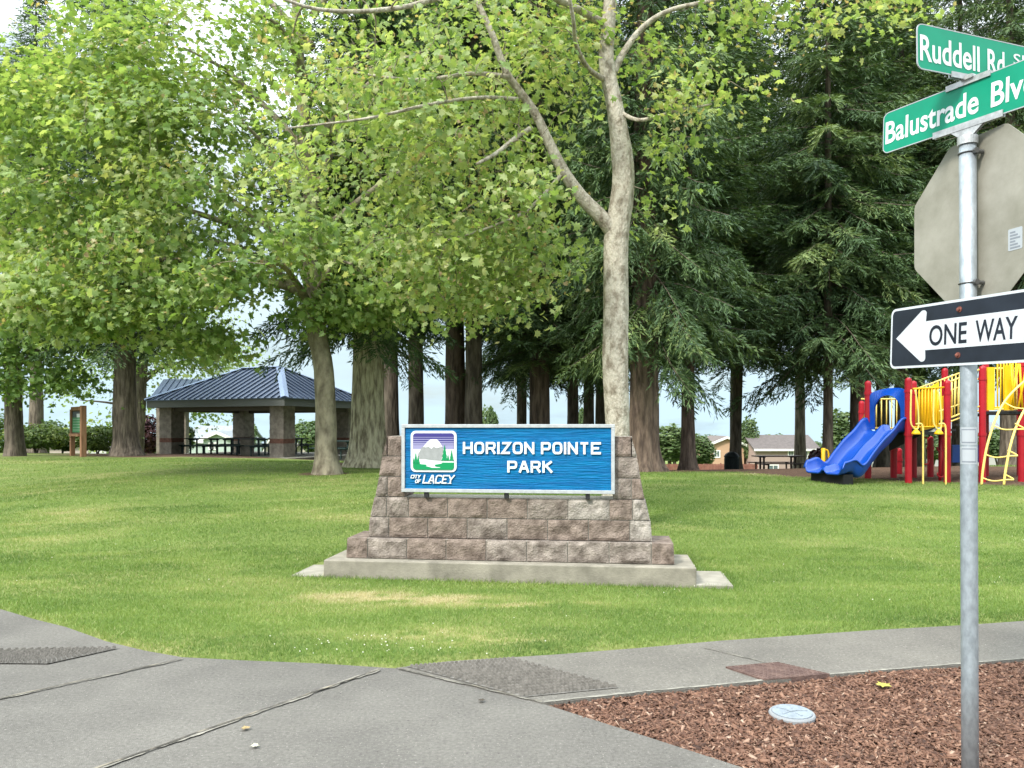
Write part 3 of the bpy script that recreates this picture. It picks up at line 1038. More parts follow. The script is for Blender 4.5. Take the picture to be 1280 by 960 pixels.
# small serifs of the italic word
for zx in (312, 370, 455, 535, 600):
    mb.prism([(e4x(zx - 24), e4y(757)), (e4x(zx + 22), e4y(757)), (e4x(zx + 22), e4y(751)), (e4x(zx - 24), e4y(751))], pf, -.0135, .0025)
mb.build('lettering', M['white'], board)

# emblem: white framed picture of a snow-capped mountain above green trees
em = MB()
E4 = lambda pts: [(e4x(a_), e4y(b_)) for a_, b_ in pts]
em.prism([(e4x(a_), e4y(b_)) for a_, b_ in rrect(155, 165, 680, 628, 55)], pf, -.014, .000, 0)
em.prism([(e4x(a_), e4y(b_)) for a_, b_ in rrect(182, 192, 652, 603, 34)], pf, -.002, .002, 1)
for zy, h_, mi in ((238, 3, 5), (262, 5, 5), (288, 6, 5), (312, 9, 5), (336, 11, 5), (360, 13, 5), (385, 14, 0), (408, 16, 0), (436, 26, 0)):
    em.prism(E4([(184, zy - h_), (650, zy - h_), (650, zy + h_), (184, zy + h_)]), pf, 0, .0035 + .0002 * (zy % 3), mi)
em.prism(E4([(184, 455), (650, 455), (650, 520), (184, 520)]), pf, 0, .0042, 0)
em.prism(E4([(190, 521), (640, 521), (640, 590), (190, 590)]), pf, 0, .0044, 0)
em.prism(E4([(240, 425), (262, 395), (275, 360), (310, 335), (350, 290), (385, 264), (455, 262), (480, 285), (520, 340), (530, 380), (505, 500), (420, 497), (300, 480), (255, 478)]), pf, 0, .006, 2)
em.prism(E4([(300, 345), (330, 310), (355, 282), (385, 262), (455, 260), (482, 283), (522, 345), (490, 350), (455, 358), (420, 345), (395, 368), (365, 345), (330, 352)]), pf, 0, .008, 0)
em.prism(E4([(183, 520), (260, 515), (262, 538), (340, 545), (330, 562), (370, 570), (400, 580), (495, 580), (495, 572), (440, 565), (430, 545), (510, 532), (520, 520), (651, 520), (651, 575), (640, 596), (618, 602), (215, 602), (194, 592), (183, 570)]), pf, 0, .0075, 3)
for zx, top, bot, w_ in ((545, 320, 500, 38), (585, 430, 500, 18), (625, 375, 500, 26), (215, 412, 530, 25), (243, 440, 530, 20), (190, 470, 530, 12)):
    tri = [(zx, top)]
    for k in range(1, 5):
        y_ = top + (bot - top) * k / 4
        tri += [(zx + w_ * k / 4, y_)] + ([(zx + w_ * k / 4 * .65, y_ - 2)] if k < 4 else [])
    tri += [(2 * zx - a_, b_) for a_, b_ in tri[1:]][::-1]
    em.prism(E4(tri), pf, .001, .009, 3)
em.build('emblem', [M['white'], M['e_purple'], M['e_grey'], M['e_green'], M['white'], M['e_lav']], board)

# ------------------------------------------------------------------ street sign post
PX, PY = (1211 - 640) / F * 3.53, 3.53
post = thing('street_sign_post', 'galvanised post with two green street name blades, a stop sign and a one way sign', 'sign post', (PX, PY, 0))
PTOP = EYE + (HZ - 172) / F * 3.53
mb = MB()
lean = lambda z: np.array([PX - .0040 * z + .006, PY, z])
mb.tube([lean(z) for z in (-.25, .5, 1.2, 2.0, PTOP)], .0355, 28)
mb.build('pole', M['galv'], post, smooth=False).data.polygons.foreach_set('use_smooth', [True] * 0 or [len(p.vertices) == 4 for p in bpy.data.objects['pole'].data.polygons])

def zpx(py, D=3.53):
    return EYE - (py - HZ) / F * D
# one way sign
t1 = R(13)
u1 = np.array([math.sin(t1), -math.cos(t1), 0]); n1 = np.array([-math.cos(t1), -math.sin(t1), 0])
tilt = R(-2.3)
ow = frame(np.array([PX, PY, zpx(415.5)]) + n1 * .042, u1 * math.cos(tilt) + np.array([0, 0, 1]) * math.sin(tilt), (0, 0, 1))
OWL, OWH = .4572, .1524
mb = MB()
mb.prism(rrect(-OWL, -OWH, OWL, OWH, .032), ow, -.003, 0)
owp = mb.build('one_way_sign', M['sign_white'], post)
mb = MB()
mb.prism(rrect(-OWL + .012, -OWH + .012, OWL - .012, OWH - .012, .024), ow, -.001, .0012)
mb.build('black_field', M['sign_black'], owp)
mb = MB()
def rnd(pts, r=.012, k=4):
    res = []
    n = len(pts)
    for i in range(n):
        p0, p, p2 = (np.array(pts[(i + d) % n], float) for d in (-1, 0, 1))
        a_, b_ = (p0 - p), (p2 - p)
        ra = min(r, np.linalg.norm(a_) * .45); rb = min(r, np.linalg.norm(b_) * .45)
        A, B = p + a_ / np.linalg.norm(a_) * ra, p + b_ / np.linalg.norm(b_) * rb
        for j in range(k + 1):
            t = j / k
            res.append(tuple((1 - t) ** 2 * A + 2 * t * (1 - t) * p + t * t * B))
    return res
arrow = [(-.415, 0), (-.238, .128), (-.212, .118), (-.216, .070), (.335, .070), (.335, -.070), (-.216, -.070), (-.212, -.118), (-.238, -.128)]
mb.prism(arrow[:1] + rnd(arrow, .014)[5:15] + arrow[3:7] + rnd(arrow, .014)[35:45], ow, 0, .0024)
mb.build('arrow', M['sign_white'], owp)
mb = MB()
text_mesh(mb, 'ONE', ow, -.190, .036, -.051, .051, .0036, bold=.014)
mb.build('lettering', M['sign_black'], owp)
mb = MB()
text_mesh(mb, 'WAY', ow, .084, .302, -.051, .051, .0036, bold=.014)
mb.build('lettering', M['sign_black'], owp)
for b_ in (.105, -.105):
    mb = MB()
    c = [ow(-.012, b_, q) for q in (0, .004, .004, .012, .014)]
    mb.tube(c, [.014, .014, .008, .008, .002], 12)
    mb.build('bolt', M['bolt'], owp)

# stop sign, seen from behind
t2 = R(14.5)
u2 = np.array([math.sin(t2), -math.cos(t2), 0]); n2 = np.array([-math.cos(t2), -math.sin(t2), 0])
RS = .381
st_ = frame(np.array([PX, PY, zpx(272)]) - n2 * .046, u2, (0, 0, 1))
octo = [(RS / math.cos(R(22.5)) * math.cos(R(22.5 + 45 * k)), RS / math.cos(R(22.5)) * math.sin(R(22.5 + 45 * k))) for k in range(8)]
mb = MB()
mb.prism(rnd(octo, .02, 3), st_, -.003, 0)
M['stop_red'] = mat('red_sheeting', (.45, .01, .015), .4)
ss = mb.build('stop_sign', M['sign_back'], post)
mb = MB()
mb.prism(rnd([(a_ * .985, b_ * .985) for a_, b_ in octo], .02, 3), st_, -.0045, -.0032)
mb.build('red_face', M['stop_red'], ss)
mb = MB()
mb.prism(rrect(.165, -.19, .235, -.095, .006), st_, 0, .0012, 0)
for k in range(6):
    mb.prism([(.175, -.182 + k * .0135), (.225 - .012 * (k % 3), -.182 + k * .0135), (.225 - .012 * (k % 3), -.175 + k * .0135), (.175, -.175 + k * .0135)], st_, .001, .0020, 1)
mb.build('sticker', [M['sticker'], M['sticker_ink']], ss)
for z in (zpx(192), zpx(354.5)):
    mb = MB()
    c = lean(z)
    ang = np.linspace(0, 2 * np.pi, 25)
    mb.tube([c + np.array([.0375 * math.cos(q), .0375 * math.sin(q), 0]) for q in ang], .0032, 6, False)
    d = -n2
    e = c + u2 * .038
    mb.tube([e - n2 * -.0, e - n2 * .045], .010, 10)
    mb.tube([e, e + u2 * .014], .013, 10)
    mb.build('clamp_band', M['band'], post)

# street name blades
BH = .2032
def blade(fr, x0, x1, words, name):
    m2 = MB()
    m2.prism(rrect(x0, 0, x1, BH, .03), fr, -.002, .002)
    o = m2.build(name, M['sign_green'], post)
    m2 = MB()
    ribbon(m2, rrect(x0 + .0015, .0015, x1 - .0015, BH - .0015, .029), .0045, fr, -.0026, .0026, True)
    m2.build('rim', M['sticker'], o)
    for s, a0, a1, b0, b1, bd in words:
        m2 = MB()
        text_mesh(m2, s, fr, a0, a1, b0, b1, .0036, bold=bd)
        a_ = fr
        back = (lambda q: (lambda a2, b2, c2=0: q(-a2, b2, -c2)))(fr)
        m2.build('lettering', M['white'], o)
        m2 = MB()
        text_mesh(m2, s, back, -a1, -a0, b0, b1, .0036, bold=bd)
        m2.build('lettering', M['white'], o)
    return o
ZB = zpx(157.5)
t3 = R(26)
u3 = np.array([math.sin(t3), -math.cos(t3), 0])
tb = R(-1.5)
bf = frame(np.array([PX - .006, PY, ZB]), u3 * math.cos(tb) + np.array([0, 0, math.sin(tb)]), (0, 0, 1))
blade(bf, -.445, .475, [('Balustrade', -.430, .052, .045, .162, .018), ('Blvd', .108, .30, .045, .162, .018), ('SE', .34, .40, .11, .162, .006)], 'street_name_blade')
t4 = R(-20)
u4 = np.array([math.cos(t4), -math.sin(t4), 0])
ZR = ZB + BH + .022
rf_ = frame(np.array([PX, PY + .012, ZR]), u4 + np.array([0, 0, .012]), (0, 0, 1))
blade(rf_, -.305, .56, [('Ruddell', -.290, .075, .038, .162, .018), ('Rd', .125, .235, .038, .162, .018), ('SE', .295, .40, .105, .162, .006)], 'street_name_blade')
mb = MB()
mb.tube([lean(PTOP - .035), lean(PTOP + .002)], [.0425, .0425], 24)
mb.build('post_cap', M['galv2'], post)
mb = MB()
mb.tube([lean(PTOP), lean(PTOP + .012)], [.041, .026], 20)
for s in (-1, 1):
    mb.prism([(-.165, -.012), (.165, -.012), (.165, .018), (-.165, .018)], bf, s * .0045, s * .0105)
    mb.prism([(-.075, -.013), (.075, -.013), (.035, -.045), (-.035, -.045)], bf, s * .003, s * .0085)
mb.build('blade_bracket', M['galv2'], post)
mb = MB()
for s in (-1, 1):
    mb.prism([(-.105, BH - .014), (.105, BH - .014), (.105, BH + .012), (-.105, BH + .012)], bf, s * .0045, s * .0100)
    mb.prism([(-.105, -.012), (.105, -.012), (.105, .014), (-.105, .014)], rf_, s * .0045, s * .0100)
mb.prism(rrect(-.03, BH + .006, .03, BH + .024, .005), bf, -.02, .02)
mb.build('cross_bracket', M['galv2'], post)
mb = MB()
def wrap(z0, z1, w_, rad, mi):
    base = math.atan2(-PY, -PX)
    angs = np.linspace(base - w_, base + w_, 9)
    vv = []
    for z in (z0, z1):
        c = lean(z)
        for q in angs:
            vv.append(c + np.array([rad * math.cos(q), rad * math.sin(q), 0]))
    mb.add(vv, [(i, i + 1, 10 + i, 9 + i) for i in range(8)], mi)
for py in (545, 569):
    za, zb_ = zpx(py + 11), zpx(py - 11)
    wrap(za, zb_, 1.12, .0362, 0)
    wrap(za + .008, zb_ - .008, .92, .0366, 1)
    wrap(za + .014, zb_ - .014, .78, .0370, 0)
mb.build('sticker', [M['sticker'], M['sticker_ink']], post)

# ------------------------------------------------------------------ small things on the ground
c = G(907, 836)
q4 = [G(907, 836), G(972, 830.3), G(1037, 845), G(955, 852)]
mb = MB()
ff4 = lambda z: [(p[0], p[1], z) for p in q4]
mb.add(ff4(-.02) + ff4(.016), [(4, 5, 6, 7), (0, 1, 5, 4), (1, 2, 6, 5), (2, 3, 7, 6), (3, 0, 4, 7)])
bl4 = lambda u, v: (1 - v) * ((1 - u) * q4[0] + u * q4[1]) + v * ((1 - u) * q4[3] + u * q4[2])
for i in range(14):
    for j in range(10):
        u0, v0 = (i + .3) / 14, (j + .3) / 10
        cs = [bl4(u0, v0), bl4(u0 + .03, v0), bl4(u0 + .03, v0 + .04), bl4(u0, v0 + .04)]
        mb.add([(*p, .0155) for p in cs] + [(*p, .0195) for p in cs], [(4, 5, 6, 7), (0, 1, 5, 4), (1, 2, 6, 5), (2, 3, 7, 6), (3, 0, 4, 7)])
tag(mb.build('utility_cover', M['rust']), 'rusty brown rectangular metal utility cover set in the footpath beside the bark bed', 'utility cover')

lc = G(990, 893)
lid = thing('valve_lid', 'round pale grey plastic valve lid lying in the bark mulch', 'valve lid', (lc[0], lc[1], 0))
mb = MB()
mb.tube([(lc[0], lc[1], z) for z in (-.05, .004, .012)], [.125, .125, .120], 40)
mb.build('rim', M['lid_dark'], lid)
mb = MB()
mb.tube([(lc[0], lc[1], z) for z in (.0, .018, .021)], [.108, .108, .104], 40)
for q in range(5):
    a_ = q * 2 * math.pi / 5
    mb.box((lc[0] + .06 * math.cos(a_), lc[1] + .06 * math.sin(a_), .022), (.05, .012, .006), a_)
mb.box((lc[0], lc[1], .023), (.05, .03, .006), .4)
mb.build('cap', M['lid'], lid)

LT = np.array([(0, 0, 0), (.06, -.10, .01), (.34, -.22, 0), (.28, -.02, .03), (.5, .18, -.04), (.28, .22, .03), (.30, .48, 0), (.10, .44, .03), (0, .72, -.05), (-.10, .44, .03), (-.30, .48, 0), (-.28, .22, .03), (-.5, .18, -.04), (-.28, -.02, .03), (-.34, -.22, 0), (-.06, -.10, .01)]) - np.array([0, .15, 0])
def ground_leaf(px, py, s, a_, label, m):
    p = G(px, py)
    co, si = math.cos(a_), math.sin(a_)
    vv = [(p[0] + (q[0] * co - q[1] * si) * s, p[1] + (q[0] * si + q[1] * co) * s, .014 + abs(q[2]) * s + .04 * s * (q[0] ** 2)) for q in LT]
    mb2 = MB()
    mb2.add(vv, [(0, i, i + 1) for i in range(1, 15)] + [(0, 15, 1)])
    return tag(mb2.build('fallen_leaf', m), label, 'leaf')
ground_leaf(307, 913, .055, .6, 'curled brown leaf lying below the long diagonal paving joint', M['debris'])
ground_leaf(319, 935, .05, 2.2, 'pale leaf on the concrete in front of the curled brown leaf', mat('pale_leaf', (.42, .40, .30), .8))
ground_leaf(602, 878, .05, 1.2, 'small dark leaf on the concrete left of the bark bed tip', mat('dark_leaf', (.05, .04, .03), .8))
ground_leaf(1104, 859, .10, .2, 'yellow green leaf lying on the bark mulch beside the footpath edge', mat('yellow_leaf', (.35, .32, .06), .7))

# ------------------------------------------------------------------ broadleaf trees
LOUT = LT[1:]
def leaf_cloud(name, pos, size, nrm, spin, tint, material, tmpl=None):
    tm = LT if tmpl is None else tmpl
    k = len(tm)
    n = len(pos)
    nrm = nrm / (np.linalg.norm(nrm, axis=1)[:, None] + 1e-9)
    ref = np.stack([np.cos(spin), np.sin(spin), np.zeros(n)], -1)
    u = np.cross(ref, nrm); u /= np.linalg.norm(u, axis=1)[:, None] + 1e-9
    w = np.cross(nrm, u)
    S = size[:, None, None]
    fold = rng.uniform(-.8, .6, n)[:, None]
    tmz = tm[None, :, 2] + fold * np.abs(tm[None, :, 0]) 
    vv = pos[:, None, :] + S * (tm[None, :, 0, None] * u[:, None, :] + tm[None, :, 1, None] * w[:, None, :] + tmz[..., None] * nrm[:, None, :])
    vv = vv.reshape(-1, 3)
    fan = np.array([[0, i, i % (k - 1) + 1] for i in range(1, k)])
    lo = (np.arange(n)[:, None, None] * k + fan[None]).reshape(-1)
    return fast_mesh(name, vv, lo, np.full(n * (k - 1), 3), material, np.repeat(tint, k))

LT_S = np.array([(0, .1, 0), (.0, -.35, 0), (.42, -.05, .02), (.25, .35, 0), (0, .62, -.03), (-.25, .35, 0), (-.42, -.05, .02)])

def grow(tips, skel, skel_r, mbx, rmax=.03, jit=.12):
    """join each leaf cluster to the nearest wood with a bending twig; twigs become wood for the next"""
    skel = [np.array(q, float) for q in skel]
    S = np.array(skel); SR = np.array(skel_r, float)
    order = np.argsort([np.min(np.linalg.norm(S - t, axis=1)) for t in tips])
    for i in order:
        t = tips[i]
        d = np.linalg.norm(S - t, axis=1) + .35 * np.maximum(0, S[:, 2] - t[2])
        j = int(np.argmin(d))
        a_ = S[j]
        L = np.linalg.norm(t - a_)
        if L < .05: continue
        r0 = min(SR[j] * .75, .006 + .010 * L, rmax)
        mid1 = a_ + (t - a_) * .35 + np.array([0, 0, .12 * L]) + rng.normal(0, jit * L * .4, 3)
        mid2 = a_ + (t - a_) * .72 + np.array([0, 0, .08 * L]) + rng.normal(0, jit * L * .4, 3)
        pth = smooth_path([a_, mid1, mid2, t], 7)
        mbx.tube(pth, np.linspace(r0, .004, 7), 5, False, 1)
        S = np.concatenate([S, pth[2:]]); SR = np.concatenate([SR, np.linspace(r0, .006, 7)[2:]])

def blob_points(blobs, keep=None):
    out_ = []
    for (c, r, n) in blobs:
        p = rng.normal(0, 1, (n, 3)); p /= np.linalg.norm(p, axis=1)[:, None]
        p *= (rng.random(n) ** .42)[:, None]
        out_.append(np.array(c) + p * np.array(r))
    q = np.concatenate(out_)
    if keep:
        q = q[keep(q)]
    return q

def plane_tree(label, base, trunk, trunk_r, limbs, blobs, per, lsize, bark, rad=.42, brown=0.0, clear=None, tint0=.45, tmpl=None, flat=.55, keep=None, name='plane_tree', segs=18):
    root = thing(name, label, 'tree', tuple(base))
    tips = blob_points(blobs, keep)
    wood = MB()
    tp = smooth_path(trunk, 40)
    tr = np.interp(np.linspace(0, 1, 40), np.linspace(0, 1, len(trunk_r)), trunk_r)
    sd = random.random() * 50
    def disp(ang, i, p, r):
        q = np.stack([np.cos(ang) * 1.3 + sd, np.sin(ang) * 1.3, np.full_like(ang, p[2] * 1.2)], -1)
        q2 = np.stack([np.cos(ang) * 4 + sd, np.sin(ang) * 4, np.full_like(ang, p[2] * 5)], -1)
        return 1 + (vnoise(q, 3) - .5) * .28 + (vnoise(q2, 5) - .5) * .10
    wood.tube(tp, tr, 28, True, 0, disp)
    sk = list(tp[14:]); sr = list(tr[14:])
    for pts, rr_ in limbs:
        lp = smooth_path(pts, 22)
        lr = np.interp(np.linspace(0, 1, 22), np.linspace(0, 1, len(rr_)), rr_)
        wood.tube(lp, lr, 12, True, 0, disp)
        sk += list(lp); sr += list(lr)
    grow(tips, sk, sr, wood)
    wood.build('trunk', [bark, M['twig']], root, smooth=True)
    # leaves
    nt_ = len(tips)
    cnt = rng.poisson(per, nt_)
    ci = np.repeat(np.arange(nt_), cnt)
    n = len(ci)
    off = rng.normal(0, 1, (n, 3)) * np.array([rad, rad, rad * flat]) * .62
    off[:, 2] -= (off[:, 0] ** 2 + off[:, 1] ** 2) * .35
    pos = tips[ci] + off
    cdir = rng.normal(0, .30, (nt_, 3))
    cen = tips.mean(0)
    outw = tips - cen; outw /= np.linalg.norm(outw, axis=1)[:, None] + 1e-9
    nrm = np.array([0, 0, .75]) + outw[ci] * .55 + cdir[ci] + rng.normal(0, .48, (n, 3))
    size = lsize * rng.uniform(.45, 1.3, n)
    ctint = rng.normal(0, .16, nt_)
    tint = np.clip(tint0 + ctint[ci] + rng.normal(0, .10, n), 0, .89)
    if brown:
        bc = rng.random(nt_) < brown
        m_ = bc[ci] & (rng.random(n) < .6)
        tint = np.where(m_, rng.uniform(.9, 1.0, n), tint)
        size = np.where(m_, size * .6, size)
    if clear is not None:
        # open air on the near side of the fork
        ok = np.ones(n, bool)
        for cp, cr in clear:
            for q in smooth_path(cp, 40):
                dx = np.hypot(pos[:, 0] - q[0], pos[:, 2] - q[2])
                ok &= ~((dx < cr) & (pos[:, 1] < q[1] + .1) & (pos[:, 1] > q[1] - 2.2) & (rng.random(n) < .93))
        pos, nrm, size, tint = pos[ok], nrm[ok], size[ok], tint[ok]
        n = len(pos)
    me = leaf_cloud('crown', pos - np.array(base), size, nrm, rng.uniform(0, 2 * np.pi, n), tint, M['leaf'], tmpl)
    link_mesh('crown', me, root)
    return root

# near plane tree just behind the sign
DA = 10.4
A_ = lambda px, py, d=0.0: P(px, py, DA + d)
baseA = np.array([*(A_(772, 640)[:2]), tz(*A_(772, 640)[:2]) - .02])
trA = [baseA - [0, 0, .15], baseA + [0, 0, .12], A_(772, 560), A_(770, 470), A_(769, 380), A_(770, 300), A_(779, 235), A_(777, 190), A_(768, 130), A_(759, 80), A_(761, 30), A_(764, -60), A_(755, -200, .3), A_(770, -380, .2)]
rA = [.30, .23, .182, .172, .162, .160, .145, .145, .117, .102, .088, .075, .05, .02]
limbA = [
    ([A_(768, 292), A_(752, 272, -.05), A_(728, 248, -.1), A_(705, 215, -.2), A_(688, 182, -.25), A_(668, 140, -.3), A_(645, 108, -.4), A_(632, 88, -.5), A_(606, 20, -.6), A_(560, -60, -.8)], [.11, .096, .084, .074, .068, .062, .056, .05, .036, .022]),
    ([A_(765, 95), A_(782, 62, .1), A_(806, 32, .2), A_(840, 12, .2), A_(900, -2, .1), A_(980, -30, 0)], [.055, .042, .036, .030, .024, .016]),
    ([A_(664, 160, -.3), A_(645, 172, -.5), A_(620, 192, -.9), A_(596, 205, -1.2)], [.036, .03, .026, .016]),
    ([A_(648, 124, -.4), A_(600, 122, -.9), A_(540, 130, -1.3), A_(460, 148, -1.6), A_(360, 160, -1.8)], [.026, .022, .020, .016, .008]),
    ([A_(636, 96, -.5), A_(590, 92, -.6), A_(520, 100, -.7), A_(440, 90, -.4)], [.032, .026, .02, .012]),
    ([A_(756, 100), A_(735, 85, -.5), A_(720, 55, -.9), A_(716, 20, -1.3), A_(700, -60, -1.7)], [.038, .030, .026, .022, .016]),
    ([A_(775, 140), A_(800, 150, -.3), A_(840, 140, -.6), A_(890, 130, -.8)], [.03, .024, .016, .01]),
    ([A_(756, 30), A_(640, -20, -1), A_(500, 10, -1.6), A_(400, 12, -2), A_(330, -12, -2.2)], [.05, .035, .026, .020, .012]),
    ([A_(762, -60), A_(860, -120, .5), A_(1000, -60, 1)], [.05, .035, .015]),
    ([A_(760, -120), A_(680, -220, .8), A_(600, -280, 1.2)], [.05, .035, .015]),
    ([A_(760, -150), A_(820, -250, -1), A_(850, -330, -1.2)], [.05, .035, .015]),
    ([A_(705, 215, -.2), A_(660, 262, -.3), A_(610, 285, -.5), A_(560, 300, -.6)], [.03, .022, .016, .01]),
]
m1 = DA / F
blA = [
    (A_(600, 215, -.3), (1.55, 1.5, 1.15), 95), (A_(560, 310, -.2), (1.25, 1.1, .75), 75), (A_(660, 325, .2), (.75, .8, .5), 34),
    (A_(530, 90, -.6), (1.9, 1.6, 1.1), 95), (A_(690, 60, 0), (1.0, 1.1, .8), 34), (A_(440, 190, -.8), (1.3, 1.0, .9), 46),
    (A_(700, 20, .8), (1.8, 1.3, .9), 38), (A_(590, 375, .2), (1.0, .7, .22), 30),
    (A_(845, 135, -.5), (.38, .5, .38), 9), (A_(815, 60, .2), (.5, .5, .3), 8), (A_(900, 105, -.8), (.5, .3, .16), 6), (A_(850, 190, -.4), (.35, .3, .12), 4),
    (A_(1000, 15, 0), (1.0, .6, .25), 14), (A_(905, 8, 0), (.6, .4, .25), 8), (A_(1120, 8, .3), (.6, .4, .25), 9), (A_(835, 175, -.4), (.25, .3, .2), 3),
    (A_(640, -140, .3), (2.4, 2.0, .9), 55), (A_(800, -220, .3), (2.2, 2.0, 1.2), 42), (A_(730, -400, .3), (1.6, 1.6, 1.2), 24), (A_(960, -90, .5), (1.2, 1.0, .6), 25),
    (A_(812, 240, .1), (.16, .3, .5), 4),
]
plane_tree('pale mottled plane tree with a forked trunk standing right behind the park sign', baseA, trA, rA, limbA, blA, 23, .115, M['plane_bark'], rad=.42, brown=.22, tint0=.70, clear=[(trA[4:9], .28), (limbA[0][0][:8], .22), (limbA[2][0], .08), (limbA[3][0][1:4], .08), (limbA[1][0], .12)])

# second plane tree, left, in the lawn
DB = 18.0
B_ = lambda px, py, d=0.0: P(px, py, DB + d)
baseB = np.array([*(B_(409, 592)[:2]), tz(*B_(409, 592)[:2])])
trB = [baseB - [0, 0, .2], baseB + [0, 0, .06], B_(408, 565), B_(408, 520), B_(405, 460), B_(395, 410), B_(390, 340), B_(388, 250), B_(380, 150), B_(372, 40), B_(365, -120), B_(360, -260)]
rB = [.50, .36, .265, .245, .23, .22, .20, .17, .15, .11, .07, .03]
limbB = []
for px, py, d, h in ((250, 300, -1, 380), (180, 200, 1, 330), (120, 330, -2, 370), (500, 280, .5, 360), (560, 200, -1, 300), (300, 150, -2.5, 300), (450, 120, 2.5, 260), (230, 60, .5, 200), (540, 60, 0, 180), (330, 20, -2, 120), (330, 330, -2.8, 390), (440, 330, -2.5, 380), (200, -100, 0, 60), (520, -120, 0, 20), (380, 200, 3.2, 320), (70, 240, -.5, 320)):
    a0 = B_(391, h)
    e = B_(px, py, d)
    limbB.append(([a0, a0 + (e - a0) * .3 + [0, 0, .25], a0 + (e - a0) * .65 + [0, 0, .35], e], [.10, .075, .05, .02]))
blB = [
    (B_(330, 200, 0), (5.6, 3.8, 3.2), 360), (B_(150, 300, -1), (3.0, 2.4, 2.0), 190), (B_(430, 330, -.5), (2.6, 2.6, 1.25), 130), (B_(90, 180, 0), (2.6, 2.4, 2.2), 190),
    (B_(560, 330, .2), (1.9, 1.6, 1.0), 75), (B_(300, 370, -1.5), (2.2, 1.6, .75), 80), (B_(190, 80, 0), (3.4, 2.8, 2.2), 150), (B_(500, 60, 0), (3.2, 2.8, 2.2), 110),
    (B_(340, -150, 1.5), (4.6, 3.6, 2.6), 130), (B_(90, 380, -1.2), (2.0, 1.8, .8), 90), (B_(250, 420, -.8), (1.0, 1.0, .35), 24), (B_(400, 385, -.6), (.9, .9, .35), 22), (B_(20, 90, 0), (1.6, 1.5, 1.4), 70),
    (B_(60, 290, .5), (1.8, 1.5, 1.3), 80), (B_(480, 385, -.3), (1.1, .9, .3), 26),
]
def keepB(q):
    # ragged openings through the crown
    n = fbm(q * np.array([.55, .55, .55]), 77, 3)
    px = 640 + q[:, 0] / q[:, 1] * F
    py = HZ - (q[:, 2] - EYE) / q[:, 1] * F
    hole = np.zeros(len(q), bool)
    for hx, hy, rx, ry in ((262, 60, 26, 22), (268, 200, 26, 14), (270, 265, 18, 26), (268, 318, 26, 14), (12, 45, 34, 50), (105, 190, 34, 22), (290, 130, 16, 10), (20, 455, 60, 60)):
        hole |= ((px - hx) / rx) ** 2 + ((py - hy) / ry) ** 2 < 1
    return (n > np.where((px < 330) & (py < 160), .36, .42)) & ~hole
plane_tree('broad plane tree with a leaning grey trunk rising from the lawn beside the pavilion', baseB, trB, rB, limbB, blB, 33, .18, M['plane_bark_old'], rad=.58, brown=.07, tint0=.58, keep=keepB)

# third, further left
DC = 30.0
C_ = lambda px, py, d=0.0: P(px, py, DC + d)
baseC = np.array([*(C_(18, 578)[:2]), tz(*C_(18, 578)[:2])])
trC = [baseC - [0, 0, .2], baseC + [0, 0, .1], C_(18, 540), C_(16, 480), C_(14, 420), C_(12, 350), C_(10, 260), C_(10, 150)]
limbC = []
for px, py, d, h in ((-60, 330, 0, 430), (70, 340, -1, 440), (40, 280, 1, 380), (-40, 220, 0, 330), (60, 430, -1.5, 470), (-10, 400, -2, 450)):
    a0, e = C_(15, h), C_(px, py, d)
    limbC.append(([a0, a0 + (e - a0) * .4 + [0, 0, .2], e], [.09, .06, .02]))
blC = [(C_(10, 350, 0), (4.0, 3.4, 2.6), 150), (C_(20, 430, -1), (2.8, 2.2, .9), 60), (C_(0, 200, 0), (3.6, 3.2, 2.8), 110), (C_(60, 470, -1), (1.5, 1.2, .6), 20), (C_(0, 480, -1), (1.0, 1.0, .5), 12)]
plane_tree('slim dark trunked broadleaf tree standing among the shrubs behind the notice board', baseC, trC, [.5, .40, .33, .30, .27, .24, .18, .06], limbC, blC, 36, .22, M['fir_bark'], rad=.7, tint0=.36, name='broadleaf_tree')

# airy tree behind the pavilion
DD = 44.0
D_ = lambda px, py, d=0.0: P(px, py, DD + d)
baseD = np.array([*(D_(172, 580)[:2]), tz(*D_(172, 580)[:2])])
trD = [baseD - [0, 0, .3], D_(172, 560), D_(176, 500), D_(180, 440), D_(190, 380), D_(200, 300)]
limbD = []
for px, py, d, h in ((260, 430, 0, 480), (290, 490, -1, 500), (130, 440, 0, 480), (230, 380, 1, 430), (150, 370, 0, 420), (310, 440, 0, 470), (100, 500, 0, 520)):
    a0, e = D_(178, h), D_(px, py, d)
    limbD.append(([a0, a0 + (e - a0) * .4 + [0, 0, .3], e], [.10, .07, .02]))
blD = [(D_(210, 420, 0), (4.2, 3.5, 2.2), 80), (D_(270, 450, 0), (2.6, 2.5, 1.6), 42), (D_(120, 470, 0), (2.6, 2.5, 2.2), 42), (D_(240, 500, 0), (2.5, 2.0, 1.2), 22), (D_(180, 340, 0), (4.0, 3.5, 2.2), 60), (D_(130, 540, 0), (1.6, 1.5, 1.2), 14)]
plane_tree('airy light green tree spreading behind the pavilion roof', baseD, trD, [.40, .32, .28, .24, .18, .06], limbD, blD, 36, .22, M['fir_bark'], rad=.85, tint0=.60, name='broadleaf_tree')

